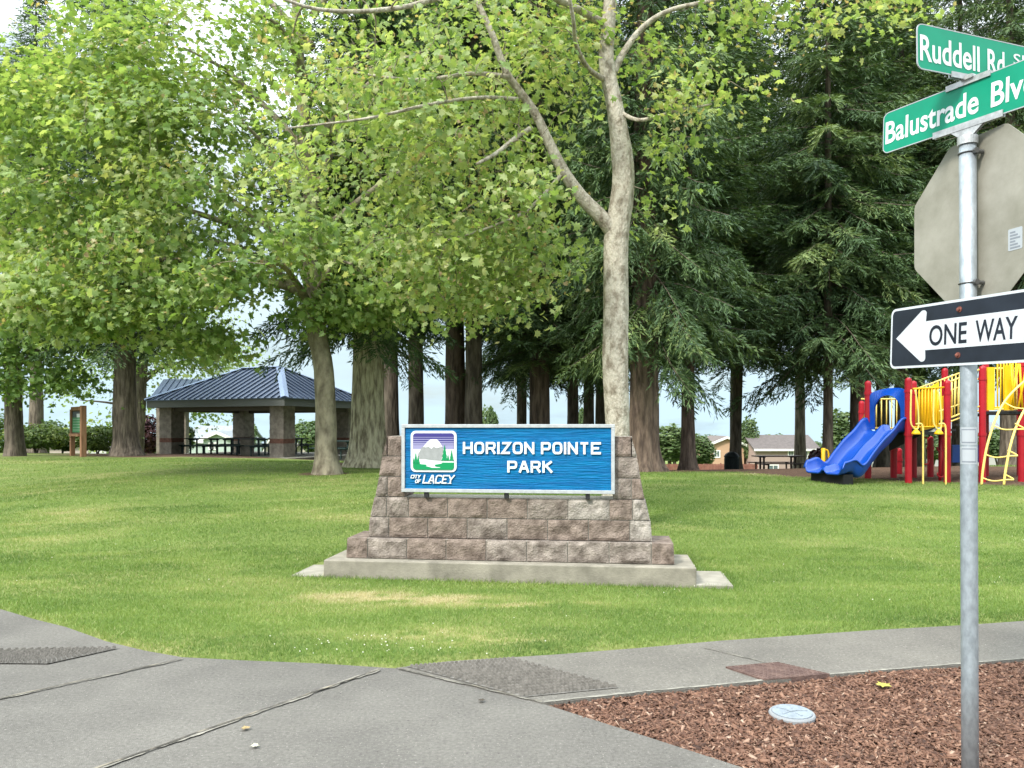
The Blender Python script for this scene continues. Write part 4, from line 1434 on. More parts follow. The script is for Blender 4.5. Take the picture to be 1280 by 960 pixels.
# ------------------------------------------------------------------ firs
def fir_crown(name, Hc, Rb, seed, droop=1.0, dens=1.0):
    """crown from z = 0 (lowest branches) to Hc: whorls of drooping branches set with needle sprays"""
    r = np.random.default_rng(seed)
    V, T = [], []
    wood = MB()
    h = 0.0
    while h < Hc - .3:
        f = h / Hc
        L0 = Rb * (1 - f) ** .75 * (0.80 + .2 * min(1, h / 2.0))
        nb = r.integers(6, 9)
        a0 = r.uniform(0, 6.28)
        for b in range(nb):
            az_ = a0 + b * 6.283 / nb + r.normal(0, .22)
            L = max(.4, L0 * r.uniform(.6, 1.12))
            d0 = r.uniform(-.10, .34) - .16 * droop * (1 - f)
            sag = (.11 + r.uniform(-.03, .06)) * droop * (1.15 - f)
            n = max(5, int(L / .17))
            s = np.linspace(.10, 1, n)
            bx = np.cos(az_) * s * L; by = np.sin(az_) * s * L
            bz = h + d0 * s * L - sag * (s * L) ** 2 / max(L, 1) * 1.5 + .05 * L * np.clip(s - .72, 0, 1) * 4
            pts = np.stack([bx, by, bz], -1)
            if L > .8:
                wood.tube(pts[::max(1, n // 5)], np.linspace(.020 * min(1, L / 3), .004, len(pts[::max(1, n // 5)])), 4, False)
            ax = np.array([np.cos(az_), np.sin(az_), 0]); sd = np.array([-np.sin(az_), np.cos(az_), 0])
            bt = r.normal(.48, .18)
            for i in range(n):
                for side in (-1, 1):
                    if r.random() > dens * (.55 + .45 * min(1, s[i] * 2.2)): continue
                    lt = L * .30 * (1.05 - s[i]) ** .6 * r.uniform(.6, 1.2) + .12
                    hang = r.uniform(.05, .75) * droop
                    td = ax * r.uniform(.35, .9) + sd * side * r.uniform(.6, 1.0) - np.array([0, 0, hang])
                    td /= np.linalg.norm(td)
                    k = max(2, int(lt / .075))
                    u = np.linspace(.05, 1, k)
                    c = pts[i] + np.outer(u * lt, td) - np.stack([0 * u, 0 * u, .25 * (u * lt) ** 2], -1)
                    # needle tufts along the twig, splayed to both sides
                    for sg in (-1, 0, 1):
                        dirs = td + np.cross(td, [0, 0, 1]) * sg * r.uniform(.3, .9, (k, 1)) + r.normal(0, .22, (k, 3))
                        dirs /= np.linalg.norm(dirs, axis=1)[:, None]
                        ln = r.uniform(.13, .25, (k, 1))
                        wd = r.uniform(.011, .024, (k, 1))
                        nn = np.cross(dirs, r.normal(0, 1, (k, 3)) * .6 + np.array([0, 0, 1.0]))
                        nn /= np.linalg.norm(nn, axis=1)[:, None] + 1e-9
                        q0 = c; q1 = c + dirs * ln * .45 + nn * wd; q2 = c + dirs * ln; q3 = c + dirs * ln * .45 - nn * wd
                        V.append(np.stack([q0, q1, q2, q3], 1).reshape(-1, 3))
                        T.append(np.repeat(np.clip(bt + r.normal(0, .14, k), 0, 1), 4))
        h += r.uniform(.24, .38) * (1 + .3 * f)
    V = np.concatenate(V); T = np.concatenate(T)
    n = len(V) // 4
    return fast_mesh(name, V, np.arange(4 * n), np.full(n, 4), M['needle'], T, wood=wood, wood_mat=M['fir_bark'])

CROWNS = [fir_crown('crown', 17, 4.0, 5, 1.15), fir_crown('crown', 18, 3.3, 6, .9), fir_crown('crown', 16, 3.6, 7, 1.3)]
FIR_N = [0]
def fir(label, px, D, wpx, low_py, Rm, which, bark='fir_bark', base_py=None, H=24, tilt=(0, 0), group=None, rot=None, gap=0):
    x, y = (px - 640) / F * D, D
    z = tz(x, y)
    root = thing('fir_tree', label, 'tree', (x, y, z), group)
    dia = wpx / F * D
    r0 = dia / 2
    zl = EYE - (low_py - HZ) / F * D - z
    n = 46
    hs = np.concatenate([np.linspace(-.2, 1.4, 14), np.linspace(1.6, H, n - 14)])
    flare = 1 + .55 * np.exp(-np.clip(hs, 0, None) / .35)
    rad = r0 * flare * (1 - np.clip(hs, 0, H) / H * .93) * 1.06
    sd = random.random() * 80
    segs = 56 if wpx > 26 else 26
    def disp(ang, i, p, r):
        amp = .11 if wpx > 30 else .08
        lob = 5 if wpx > 30 else 3
        q = np.stack([np.cos(ang) * lob + sd, np.sin(ang) * lob, np.full_like(ang, (p[2]) * .9)], -1)
        q1 = np.stack([np.cos(ang) * 1.2 + sd, np.sin(ang) * 1.2, np.full_like(ang, p[2] * .4)], -1)
        fl = np.exp(-max(p[2] - z, 0) / .35)
        return 1 + (vnoise(q, 3) - .5) * 2 * amp + (vnoise(q1, 8) - .5) * (.16 + .35 * fl)
    pts = np.stack([x + hs * tilt[0], y + hs * tilt[1], z + hs], -1)
    mb_ = MB()
    mb_.tube(pts, rad, segs, True, 0, disp)
    mb_.build('trunk', M[bark], root, smooth=True)
    cm = CROWNS[which]
    Hc = (17, 18, 16)[which]; Rb = (4.0, 3.3, 3.6)[which]
    sz = (H + 1.0 - zl) / Hc
    a_ = random.uniform(0, 6.28) if rot is None else rot
    for me, nm in ((cm, 'crown'),):
        o = bpy.data.objects.new(nm, me)
        COL.objects.link(o)
        o.parent = root
        o.location = (tilt[0] * zl, tilt[1] * zl, zl)
        o.scale = (Rm / Rb, Rm / Rb, sz)
        o.rotation_euler = (0, 0, a_)
    return root

fir('huge dark furrowed fir trunk between the notice board and the pavilion', 156, 30, 27, 415, 4.0, 0)
fir('dark fir showing behind the leaves of the slim broadleaf tree', 45, 40, 16, 330, 3.8, 1)
fir('thick pale furrowed fir trunk beside the park sign', 461, 21, 40, 400, 3.4, 0, 'fir_bark_pale')
fir('narrow fir half hidden behind the thick pale fir trunk', 489, 27, 19, 350, 3.0, 1)
fir('straight brown fir standing alone between the thick pale fir and the twin trunks', 520, 26, 20, 350, 3.0, 2)
fir('darker of the two firs whose trunks touch behind the sign emblem', 569, 25.5, 26, 350, 3.0, 1, 'fir_bark_red')
fir('greyer of the two firs whose trunks touch behind the sign emblem', 592, 24.6, 23, 360, 3.0, 0)
fir('thin black fir trunk just before the middle fir behind the sign board', 652, 33, 13, 455, 3.2, 2)
fir('brown fir trunk above the middle of the sign board', 674, 25, 25, 450, 3.0, 1, 'fir_bark_red')
fir('slim dark fir first to the right of the middle fir above the board', 716, 29, 15, 445, 3.0, 0)
fir('second slim dark fir, next to the one nearest the plane tree trunk', 736, 33, 14, 440, 3.0, 2)
fir('slim dark fir almost touching the pale plane tree trunk', 751, 35, 14, 440, 3.0, 1)
fir('massive reddish brown fir with a flared foot right of the plane tree', 806, 20.5, 36, 425, 3.0, 2, 'fir_bark_red')
fir('straight dark fir between the massive reddish fir and the trash can', 860, 25, 16, 436, 3.7, 1, 'fir_bark_red')
fir('leaning fir with a full green crown rising behind the trash can', 918.5, 34.5, 14, 440, 5.6, 0, 'fir_bark', tilt=(.03, 0))
fir('slim fir with hanging branches between the tan house and the blue slide', 1035, 26, 12, 445, 3.8, 2)
fir('dark thick fir directly behind the blue slide', 1073, 28, 19, 425, 3.4, 1)
fir('dark fir behind the slide hood between two red posts', 1103, 33, 16, 440, 3.2, 0)
fir('fir behind the one way sign arrow', 1127, 30, 16, 430, 3.4, 1)
fir('thin fir just right of the one behind the one way sign arrow', 1149, 35, 14, 430, 3.2, 2)
fir('fir trunk behind the yellow climbing panels', 1200, 31, 18, 430, 3.4, 0)
fir('fir behind the curved yellow climber', 1262, 27, 20, 420, 3.4, 2)
fir('fir at the edge of the park beyond the climber', 1335, 29, 20, 420, 3.6, 1)
for px, D, H_, w_ in ((676, 42, 26, 0), (808, 40, 26, 1), (919, 40, 25, 2), (1074, 41, 27, 0), (1146, 44, 27, 1), (590, 40, 26, 2), (488, 43, 25, 0), (1262, 42, 26, 2), (1000, 46, 27, 1)):
    fir('tall dark fir in the back row behind the other firs', px, D, 13, 330, 4.2, w_, H=H_, group='firs of the back row')

# ------------------------------------------------------------------ shrubs and far trees
def bush_mesh(name, R3, n, size, material, seed, tmpl=None, hollow=.45, t0=.5):
    r = np.random.default_rng(seed)
    p = r.normal(0, 1, (n, 3)); p /= np.linalg.norm(p, axis=1)[:, None]
    lump = fbm(p * 1.7 + seed, seed, 3)
    rad = (.62 + .75 * (lump - .3)) * (1 - hollow * r.random(n) ** 2)
    pos = p * rad[:, None] * np.array(R3)
    pos[:, 2] += R3[2] * .95
    k = pos[:, 2] > 0.02
    pos = pos[k]; p = p[k]; lump = lump[k]
    m = len(pos)
    nrm = p * .7 + np.array([0, 0, .5]) + r.normal(0, .5, (m, 3))
    tint = np.clip(t0 + (lump - .5) * .9 + r.normal(0, .16, m), 0, 1)
    return leaf_cloud(name, pos, size * r.uniform(.6, 1.3, m), nrm, r.uniform(0, 6.28, m), tint, material, LT_S if tmpl is None else tmpl)

def stems(mbx, H_, n, spread, r0):
    for k in range(n):
        a_ = random.uniform(0, 6.28)
        e = np.array([math.cos(a_) * spread, math.sin(a_) * spread, H_])
        mbx.tube(smooth_path([(0, 0, -.1), e * np.array([.25, .25, .5]), e], 8), np.linspace(r0, r0 * .3, 8), 6)

def shrub(label, px, py, D, R3, n, size, material, seed, stem=False, group=None, name='shrub', t0=.5, zoff=0):
    x, y = (px - 640) / F * D, D
    root = thing(name, label, 'shrub' if name == 'shrub' else 'tree', (x, y, tz(x, y)), group)
    mb_ = MB()
    stems(mb_, R3[2] * 1.1, 5, R3[0] * .5, .03 + .02 * R3[2])
    o0 = np.array(wloc(root))
    mb_.v = [tuple(np.array(q) + o0) for q in mb_.v]
    mb_.build('stems', M['fir_bark'], root, smooth=True)
    link_mesh('foliage', bush_mesh('foliage', R3, n, size, material, seed, t0=t0), root)
    return root
shrub('wide olive green shrub left of the notice board', 45, 575, 35.0, (1.7, 1.2, .75), 2600, .13, M['shrub'], 3)
shrub('dark shrub tucked behind the notice board posts', 78, 575, 36.0, (.8, .8, .65), 1200, .13, M['shrub'], 4, t0=.2)
shrub('olive green shrub between the notice board and the huge dark fir', 122, 575, 35.5, (1.3, 1.1, .75), 2200, .13, M['shrub'], 5)
shrub('small round shrub behind the left pavilion column', 229, 565, 45, (.8, .8, 1.1), 1200, .18, M['leaf_far'], 6)

# far trees: one of each kind, then copies
def far_tree(label, seed, R3, trunk_h, size, material, n=2200, t0=.5, group=None, name='distant_tree'):
    root = thing(name, label, 'tree', (0, 0, 0), group)
    mb_ = MB()
    mb_.tube([(0, 0, -1), (0.05, 0, trunk_h * .5), (0, 0, trunk_h + R3[2])], [.22, .17, .06], 8)
    stems(mb_, trunk_h + R3[2] * 1.3, 5, R3[0] * .55, .09)
    mb_.build('trunk', M['fir_bark'], root, smooth=True)
    me = bush_mesh('crown', R3, n, size, material, seed, t0=t0)
    c = link_mesh('crown', me, root)
    c.location = (0, 0, trunk_h)
    return root
def place(o, px, D, s=1.0, rz=0.0, sz=None, base_z=None):
    x, y = (px - 640) / F * D, D
    o.location = (x, y, tz(x, y) if base_z is None else base_z)
    o.scale = (s, s, s if sz is None else sz)
    o.rotation_euler = (0, 0, rz)
    return o
FT = {}
def far(label, key, spec, px, D, s=1.0, sz=None, group=None):
    if key not in FT:
        FT[key] = far_tree(label, *spec, group=group)
        o = FT[key]
    else:
        o = copy_tree(FT[key])
        o['label'] = label
        if group: o['group'] = group
        elif 'group' in o: del o['group']
    return place(o, px, D, s, random.uniform(0, 6.28), sz)
K_round = (41, (3.4, 3.2, 3.3), 2.4, .45, M['leaf_far'], 2600)
K_tall = (42, (2.2, 2.2, 4.6), 1.6, .40, M['leaf_far'], 2600, .6)
K_dark = (43, (2.6, 2.6, 4.2), 1.0, .36, M['shrub'], 2400, .2)
def top_s(py_top, D, hgt, px):
    x = (px - 640) / F * D
    zt = EYE - (py_top - HZ) / F * D
    return (zt - tz(x, D)) / hgt * 1.13
HR, HT, HD = 2.4 + 6.2, 1.6 + 9.0, 1.0 + 8.2
for label, key, spec, px, D, top, w_ in (
    ('round green tree beyond the pavilion between its right columns', 'r', K_round, 392, 95, 530, 1.0),
    ('bright round tree seen under the pavilion roof beside the green gabled house', 'r', K_round, 306, 88, 533, .55),
    ('light green tree beyond the shrubs left of the notice board', 'r', K_round, 60, 100, 530, 1.0),
    ('pale feathery tree between the massive reddish fir and the dark fir right of it', 't', K_tall, 838, 95, 533, 1.5),
    ('upright pale tree touching the orange tan house', 't', K_tall, 876, 100, 545, 1.1),
    ('upright bushy tree with wispy tips left of the tan two storey house', 't', K_tall, 936, 112.5, 524, .8),
    ('green tree rising behind the blue slide exit', 't', K_tall, 1052, 100, 515, 1.4),
    ('small tree seen through the sign gap beside the twin firs', 'r', K_round, 613, 110, 514, .5),
    ('small tree seen between the slim dark firs', 'r', K_round, 727, 110, 516, .5),
    ('bushy tree seen beneath the playground deck', 'r', K_round, 1165, 75, 545, .8),
    ('bushy green tree seen through the curved climber', 'r', K_round, 1248, 72, 540, .8),
    ('dark tree peeking past the left edge shrub', 'd', K_dark, 8, 90, 520, 1.0),
):
    hh = {'r': HR, 't': HT, 'd': HD}[key]
    sz_ = top_s(top, D, hh, px)
    far(label, key, spec, px, D, w_ * 1.0, sz_)
gl = 'hazy tree in the distant tree line beyond the houses'
for k in range(58):
    px = -40 + k * 24 + random.uniform(-8, 8)
    D = random.uniform(190, 330)
    key = random.choice(('r', 'd', 'd', 't'))
    hh = {'r': HR, 't': HT, 'd': HD}[key]
    top = 550 + random.uniform(-9, 7)
    far(gl, key, {'r': K_round, 'd': K_dark, 't': K_tall}[key], px, D, random.uniform(1.5, 2.6), top_s(top, D, hh, px), 'trees of the distant tree line')
shrub('dark maroon shrub behind the blue slide exit', 1029, 575, 40, (.9, .8, .75), 900, .22, M['leaf_red'], 9)
shrub('dark maroon shrub beside the huge dark fir foot', 186, 575, 50, (1.2, 1.2, 1.6), 1300, .24, M['leaf_red'], 10)

# ------------------------------------------------------------------ houses beyond the park
def house(label, px0, px1, D, eave_py, ridge_py, base_py, depth, wallc, roofc, front='eave', wins=(), rz=0.0, over=.4):
    """a house facing the viewer: front='eave' shows the long roof slope, 'gable' the pointed end"""
    x0, x1 = (px0 - 640) / F * D, (px1 - 640) / F * D
    zb, ze, zr = (EYE - (q - HZ) / F * D for q in (base_py, eave_py, ridge_py))
    zb -= 1.2
    root = thing('house', label, 'house', ((x0 + x1) / 2, D, zb))
    wm = mat('house_siding', wallc, .8, var=.06, scale=.8, bump=.3, bscale=3, stretch=(.1, .1, 6))
    rm = mat('house_shingles', roofc, .9, var=.15, scale=3)
    mb_ = MB()
    y0, y1 = D, D + depth
    if front == 'eave':
        ym = (y0 + y1) / 2
        prof = [(y0, zb), (y1, zb), (y1, ze), (ym, zr), (y0, ze)]
        vv = [(x, y, z) for x in (x0, x1) for y, z in prof]
        mb_.add(vv, [(0, 1, 2, 3, 4), (9, 8, 7, 6, 5), (0, 4, 9, 5), (1, 6, 7, 2)])
        ro = MB()
        sl = (zr - ze) / (ym - y0)
        for s, ya in ((1, y0 - over), (-1, y1 + over)):
            za = ze - sl * over
            q = [(x0 - over, ya, za), (x1 + over, ya, za), (x1 + over, ym, zr), (x0 - over, ym, zr)]
            ro.add([(a_, b_, c_ + .04) for a_, b_, c_ in q] + [(a_, b_, c_ + .24) for a_, b_, c_ in q], [(0, 1, 2, 3), (4, 5, 6, 7), (0, 1, 5, 4), (1, 2, 6, 5), (2, 3, 7, 6), (3, 0, 4, 7)])
        tr = MB()
        tr.box(((x0 + x1) / 2, y0 - over - .05, ze - sl * over + .12), (x1 - x0 + 2 * over, .06, .3))
    else:
        xm = (x0 + x1) / 2
        vv = [(x, y, z) for y in (y0, y1) for x, z in ((x0, zb), (x1, zb), (x1, ze), (xm, zr), (x0, ze))]
        mb_.add(vv, [(0, 1, 2, 3, 4), (9, 8, 7, 6, 5), (0, 4, 9, 5), (1, 6, 7, 2)])
        ro = MB(); tr = MB()
        sl = (zr - ze) / (xm - x0)
        for xa in (x0 - over, x1 + over):
            za = ze - sl * over
            q = [(xa, y0 - over, za), (xm, y0 - over, zr), (xm, y1 + over, zr), (xa, y1 + over, za)]
            ro.add([(a_, b_, c_ + .04) for a_, b_, c_ in q] + [(a_, b_, c_ + .24) for a_, b_, c_ in q], [(0, 1, 2, 3), (4, 5, 6, 7), (0, 1, 5, 4), (1, 2, 6, 5), (2, 3, 7, 6), (3, 0, 4, 7)])
            q2 = [(xa, za - .15), (xm, zr - .15), (xm, zr + .22), (xa, za + .22)]
            tr.add([(a_, y0 - over - .03, b_) for a_, b_ in q2] + [(a_, y0 - over - .09, b_) for a_, b_ in q2], [(0, 1, 2, 3), (4, 5, 6, 7), (0, 1, 5, 4), (1, 2, 6, 5), (2, 3, 7, 6), (3, 0, 4, 7)])
    mb_.build('wall', wm, root)
    ro.build('roof', rm, root)
    tr.build('fascia', M['trim'], root)
    for wx0, wy0, wx1, wy1 in wins:
        a0, a1 = (wx0 - 640) / F * D, (wx1 - 640) / F * D
        b1, b0 = EYE - (wy0 - HZ) / F * D, EYE - (wy1 - HZ) / F * D
        fm = MB(); t2_ = .16
        cx, cz = (a0 + a1) / 2, (b0 + b1) / 2
        fm.box((cx, y0 - .03, b0 - t2_ / 2), (a1 - a0 + 2 * t2_, .1, t2_)); fm.box((cx, y0 - .03, b1 + t2_ / 2), (a1 - a0 + 2 * t2_, .1, t2_))
        fm.box((a0 - t2_ / 2, y0 - .03, cz), (t2_, .1, b1 - b0)); fm.box((a1 + t2_ / 2, y0 - .03, cz), (t2_, .1, b1 - b0)); fm.box((cx, y0 - .03, cz), (.08, .08, b1 - b0))
        w0 = fm.build('window', M['trim'], root)
        gm_ = MB(); gm_.box((cx, y0 - .005, cz), (a1 - a0, .05, b1 - b0)); gm_.build('pane', M['glass'], w0)
    return root
house('two storey tan house with a brown shingle roof beside the blue slide', 945, 1022, 108, 562, 546, 612, 9, (.33, .245, .215), (.10, .085, .08), 'eave', ((986, 564, 991, 569), (1001, 564, 1009, 572), (1012, 564, 1019, 572), (961, 582, 972, 592), (1001, 582, 1017, 592)))
house('orange tan house with a low gable half hidden behind the trash can fir', 886, 930, 112, 556, 547, 610, 9, (.42, .27, .175), (.12, .10, .09), 'gable', ((893, 564, 899, 571),))
house('grey green house with a white trimmed gable seen beneath the pavilion roof', 254, 291, 92, 549, 541, 600, 8, (.36, .43, .38), (.19, .21, .22), 'gable', ((262, 554.5, 265.5, 561), (267, 554.5, 270.5, 561)))
house('long grey roofed house behind the grey green gable', 232, 300, 104, 552, 534, 600, 9, (.36, .43, .38), (.21, .23, .25), 'eave')
house('pale house with a steep light gable right of the middle pavilion column', 330, 348, 92, 566, 548, 600, 8, (.55, .50, .44), (.30, .28, .27), 'gable')
house('cream house with a wide light gable near the leaning plane trunk', 365, 396, 96, 568, 546, 600, 8, (.62, .58, .52), (.34, .33, .33), 'gable')
house('low house with a faded reddish roof left of the notice board', 62, 110, 96, 556, 543, 592, 9, (.42, .36, .32), (.30, .22, .20), 'eave')
house('low house with a pale grey roof between the notice board and the huge dark fir', 112, 138, 92, 556, 544, 592, 8, (.50, .50, .48), (.30, .31, .33), 'gable')
house('small grey roofed house seen beneath the slide', 1092, 1114, 84, 577, 563, 606, 8, (.55, .53, .50), (.14, .15, .16), 'eave')
house('grey house with a broad slate roof behind the curved climber', 1200, 1275, 88, 560, 530, 610, 10, (.38, .37, .36), (.16, .17, .18), 'eave')

# wooden fences
def fence(label, px0, px1, D, top_py, bot_py, col, board=.14, gapk=.15):
    x0, x1 = (px0 - 640) / F * D, (px1 - 640) / F * D
    zt, zb = EYE - (top_py - HZ) / F * D, EYE - (bot_py - HZ) / F * D - .6
    root = thing('wooden_fence', label, 'fence', ((x0 + x1) / 2, D, zb))
    m_ = mat('fence_boards', col, .9, var=.25, scale=2)
    b_ = MB(); p_ = MB()
    n = int((x1 - x0) / board)
    for k in range(n):
        b_.box((x0 + (k + .5) * board, D, (zb + zt) / 2 + random.uniform(-.02, .02)), (board * .9, .025, zt - zb))
    for z in (zb + .3, zt - .25):
        b_.box(((x0 + x1) / 2, D + .035, z), (x1 - x0, .04, .09))
    b_.build('boards', m_, root)
    x = x0
    while x <= x1:
        q = MB(); q.box((x, D + .11, (zb + zt) / 2 + .05), (.1, .1, zt - zb + .1)); q.build('post', m_, root)
        x += 2.6
    return root
fence('low weathered red fence behind the fir trunks left of the trash can', 830, 948, 70, 580, 590, (.20, .085, .065))
fence('tan board fence seen beneath the playground deck', 1085, 1300, 60, 583, 606, (.30, .20, .13))

# ------------------------------------------------------------------ pavilion
pc = P(353, 535, 33.0)[:2]
uL = np.array([-.915, .403]); vR = np.array([.403, .915])
LU, LV = 6.45, 4.6
corners = [pc, pc + uL * LU, pc + uL * LU + vR * LV, pc + vR * LV]
pcen = sum(corners) / 4
gz = tz(*pcen) + .02
pav = thing('pavilion', 'open picnic pavilion with block columns and a ribbed blue metal hip roof', 'pavilion', (pcen[0], pcen[1], gz))
mb = MB()
def PL(a_, b_, z):
    q = pc + uL * a_ + vR * b_
    return np.array([q[0], q[1], z])
def pbox(mbx, a0, a1, b0, b1, z0, z1, mi=0):
    vv = [PL(a_, b_, z) for z in (z0, z1) for a_, b_ in ((a0, b0), (a1, b0), (a1, b1), (a0, b1))]
    mbx.add(vv, [(0, 1, 2, 3), (7, 6, 5, 4), (4, 5, 1, 0), (5, 6, 2, 1), (6, 7, 3, 2), (7, 4, 0, 3)], mi)
pbox(mb, -1.2, LU + 1.2, -1.2, LV + 1.2, gz - .8, gz + .06)
mb.build('floor_slab', M['pad'], pav)
ZE0, ZE1 = EYE + (HZ - 509.5) / F * 33, EYE + (HZ - 497.5) / F * 32.4
for a_, b_ in ((0, 0), (LU, 0), (LU, LV), (0, LV)):
    mb = MB()
    hw = .37
    z = gz + .05
    k = 0
    while z < ZE0 + .1:
        h_ = .2
        mi = 1 if k == 3 else 0
        off = .004 * ((k * 7) % 3)
        pbox(mb, a_ - hw - off, a_ + hw + off, b_ - hw - off, b_ + hw + off, z + .004, min(z + h_ - .004, ZE0 + .12), mi)
        z += h_; k += 1
    pbox(mb, a_ - hw + .015, a_ + hw - .015, b_ - hw + .015, b_ + hw - .015, gz, ZE0 + .1, 0)
    mb.build('column', [M['stone_col'], M['stone_band']], pav)
OV = .75
mb = MB()
pbox(mb, -.3, LU + .3, -.3, LV + .3, ZE0 + .13, ZE0 + .17)
for b_ in (-.1, LV + .1):
    pbox(mb, -.3, LU + .3, b_ - .12, b_ + .12, ZE0 - .12, ZE0 + .128)
for a_ in (-.1, LU + .1):
    pbox(mb, a_ - .12, a_ + .12, .03, LV - .03, ZE0 - .12, ZE0 + .126)
mb.build('ceiling_beam', M['soffit'], pav)
mb = MB()
for q in ((-OV, LU + OV, -OV, -OV + .06), (-OV, LU + OV, LV + OV - .06, LV + OV), (-OV, -OV + .06, -OV + .06, LV + OV - .06), (LU + OV - .06, LU + OV, -OV + .06, LV + OV - .06)):
    pbox(mb, *q, ZE0 + .05, ZE1)
pbox(mb, -OV + .06, LU + OV - .06, -OV + .06, LV + OV - .06, ZE0 + .08, ZE0 + .10)
mb.build('fascia', M['fascia'], pav)
ZA = EYE + (HZ - 460) / F * 36.4
ra, rb = LV / 2, LU - LV / 2
rd = [(LV / 2 - .2, LV / 2), (LU - LV / 2 + .2, LV / 2)]
rc = [(-OV - .06, -OV - .06), (LU + OV + .06, -OV - .06), (LU + OV + .06, LV + OV + .06), (-OV - .06, LV + OV + .06)]
mb = MB()
Ec = [PL(a_, b_, ZE1 + .004) for a_, b_ in rc]
Rp = [PL(a_, b_, ZA) for a_, b_ in rd]
roof_faces = [(Ec[0], Ec[1], Rp[1], Rp[0]), (Ec[3], Ec[0], Rp[0]), (Ec[2], Ec[3], Rp[0], Rp[1]), (Ec[1], Ec[2], Rp[1])]
for q in roof_faces:
    n = len(q)
    lowq = [p - np.array([0, 0, .03]) for p in q]
    mb.add(list(q) + lowq, [tuple(range(n)), tuple(range(n, 2 * n))[::-1]] + [(i, n + i, n + (i + 1) % n, (i + 1) % n) for i in range(n)])
# standing seams
def seams(mbx, e0, e1, r0, r1, step=.36):
    e0, e1 = np.array(e0), np.array(e1)
    L = np.linalg.norm(e1 - e0); d = (e1 - e0) / L
    n = int(L / step)
    for k in range(1, n):
        s = k * step
        p = e0 + d * s
        s0 = (np.array(r0) - e0).dot(d); s1 = (np.array(r1) - e0).dot(d)
        # height along the slope where the seam meets the hip or the ridge
        up0 = np.array(r0) - e0 - d * s0
        if s < s0: f_ = s / s0
        elif s > s1: f_ = (L - s) / (L - s1) if L - s1 > 1e-6 else 1
        else: f_ = 1
        q = p + up0 * min(1, max(0, f_))
        if np.linalg.norm(q - p) < .1: continue
        nrm = np.cross(d, up0); nrm /= np.linalg.norm(nrm)
        if nrm[2] < 0: nrm = -nrm
        w_ = d * .022
        vv = [p - w_, p + w_, q + w_, q - w_]
        mbx.add(vv + [x + nrm * .055 for x in vv], [(4, 5, 6, 7), (0, 1, 5, 4), (1, 2, 6, 5), (2, 3, 7, 6), (3, 0, 4, 7)])
seams(mb, Ec[0], Ec[1], Rp[0], Rp[1]); seams(mb, Ec[3], Ec[0], Rp[0], Rp[0]); seams(mb, Ec[2], Ec[3], Rp[1], Rp[0]); seams(mb, Ec[1], Ec[2], Rp[1], Rp[1])
roof = mb.build('roof', M['roof_blue'], pav)
mb = MB()
def capstrip(p, q, w_):
    p, q = np.array(p), np.array(q)
    d = (q - p) / np.linalg.norm(q - p)
    s = np.cross(d, [0, 0, 1]); s /= np.linalg.norm(s)
    n = np.cross(s, d); n = n if n[2] > 0 else -n
    up = n * .075
    vv = [p - s * w_ + n * .02, p + up, p + s * w_ + n * .02, q - s * w_ + n * .02, q + up, q + s * w_ + n * .02]
    mb.add(vv, [(0, 1, 4, 3), (1, 2, 5, 4)])
for i, j in ((0, 0), (3, 0), (1, 1), (2, 1)):
    capstrip(Ec[i], Rp[j], .17)
capstrip(Rp[0], Rp[1], .17)
mb.build('hip_cap', M['roof_cap'], roof)
# gabled wing behind the left end
wo = P(194, 535, 39.5)[:2]
WA = np.array([.99, .12]); WB = np.array([-.12, .99])
WLn, WD = 3.4, 3.6
zre = EYE + (HZ - 473.5) / F * 41.0; zea = EYE + (HZ - 497) / F * 39.3
def WL(a_, b_, z):
    q = wo + WA * a_ + WB * b_
    return np.array([q[0], q[1], z])
wing = MB()
for s, b0 in ((1, -.3), (-1, WD + .3)):
    q = [WL(-.15, b0, zea), WL(WLn, b0, zea), WL(WLn, WD / 2, zre), WL(-.15, WD / 2, zre)]
    lo_ = [p - np.array([0, 0, .05]) for p in q]
    wing.add(q + lo_, [(0, 1, 2, 3), (7, 6, 5, 4)] + [(i, 4 + i, 4 + (i + 1) % 4, (i + 1) % 4) for i in range(4)])
    seams(wing, q[0], q[1], q[3], q[2], .30)
wing.build('wing_roof', M['roof_blue'], pav)
wing = MB()
gq = [(0, zea - .25), (WD, zea - .25), (WD, zea - .05), (WD / 2, zre - .07), (0, zea - .05)]
wing.add([WL(.05, b_, z) for b_, z in gq] + [WL(.15, b_, z) for b_, z in gq], [(0, 1, 2, 3, 4), (9, 8, 7, 6, 5)] + [(i, 5 + i, 5 + (i + 1) % 5, (i + 1) % 5) for i in range(5)])
wing.build('wing_gable', M['fascia'], pav)
wing = MB()
for a_, b_ in ((.35, .3), (.35, WD - .3)):
    q = [WL(a_ + i, b_ + j, gz - .2) for i, j in ((-.3, -.3), (.3, -.3), (.3, .3), (-.3, .3))]
    wing.add(q + [np.array([p[0], p[1], zea - .02]) for p in q], [(3, 2, 1, 0), (4, 5, 6, 7), (0, 1, 5, 4), (1, 2, 6, 5), (2, 3, 7, 6), (3, 0, 4, 7)])
wing.build('wing_column', M['stone_col'], pav)

# stone pedestal fountain under the roof
fp = P(309, 535, 35.0)[:2]
ft = thing('drinking_fountain', 'stubby block drinking fountain pedestal under the pavilion between the columns', 'drinking fountain', (fp[0], fp[1], gz + .06))
mb = MB()
mb.box((fp[0], fp[1], gz + .42), (.52, .45, .72), .2)
mb.build('pedestal', M['stone_col'], ft)
mb = MB()
mb.box((fp[0], fp[1], gz + .81), (.60, .52, .06), .2)
mb.tube([(fp[0] + .15, fp[1], gz + .84), (fp[0] + .15, fp[1], gz + .93), (fp[0] + .22, fp[1], gz + .97)], .025, 8)
mb.build('basin', M['table_grey'], ft)

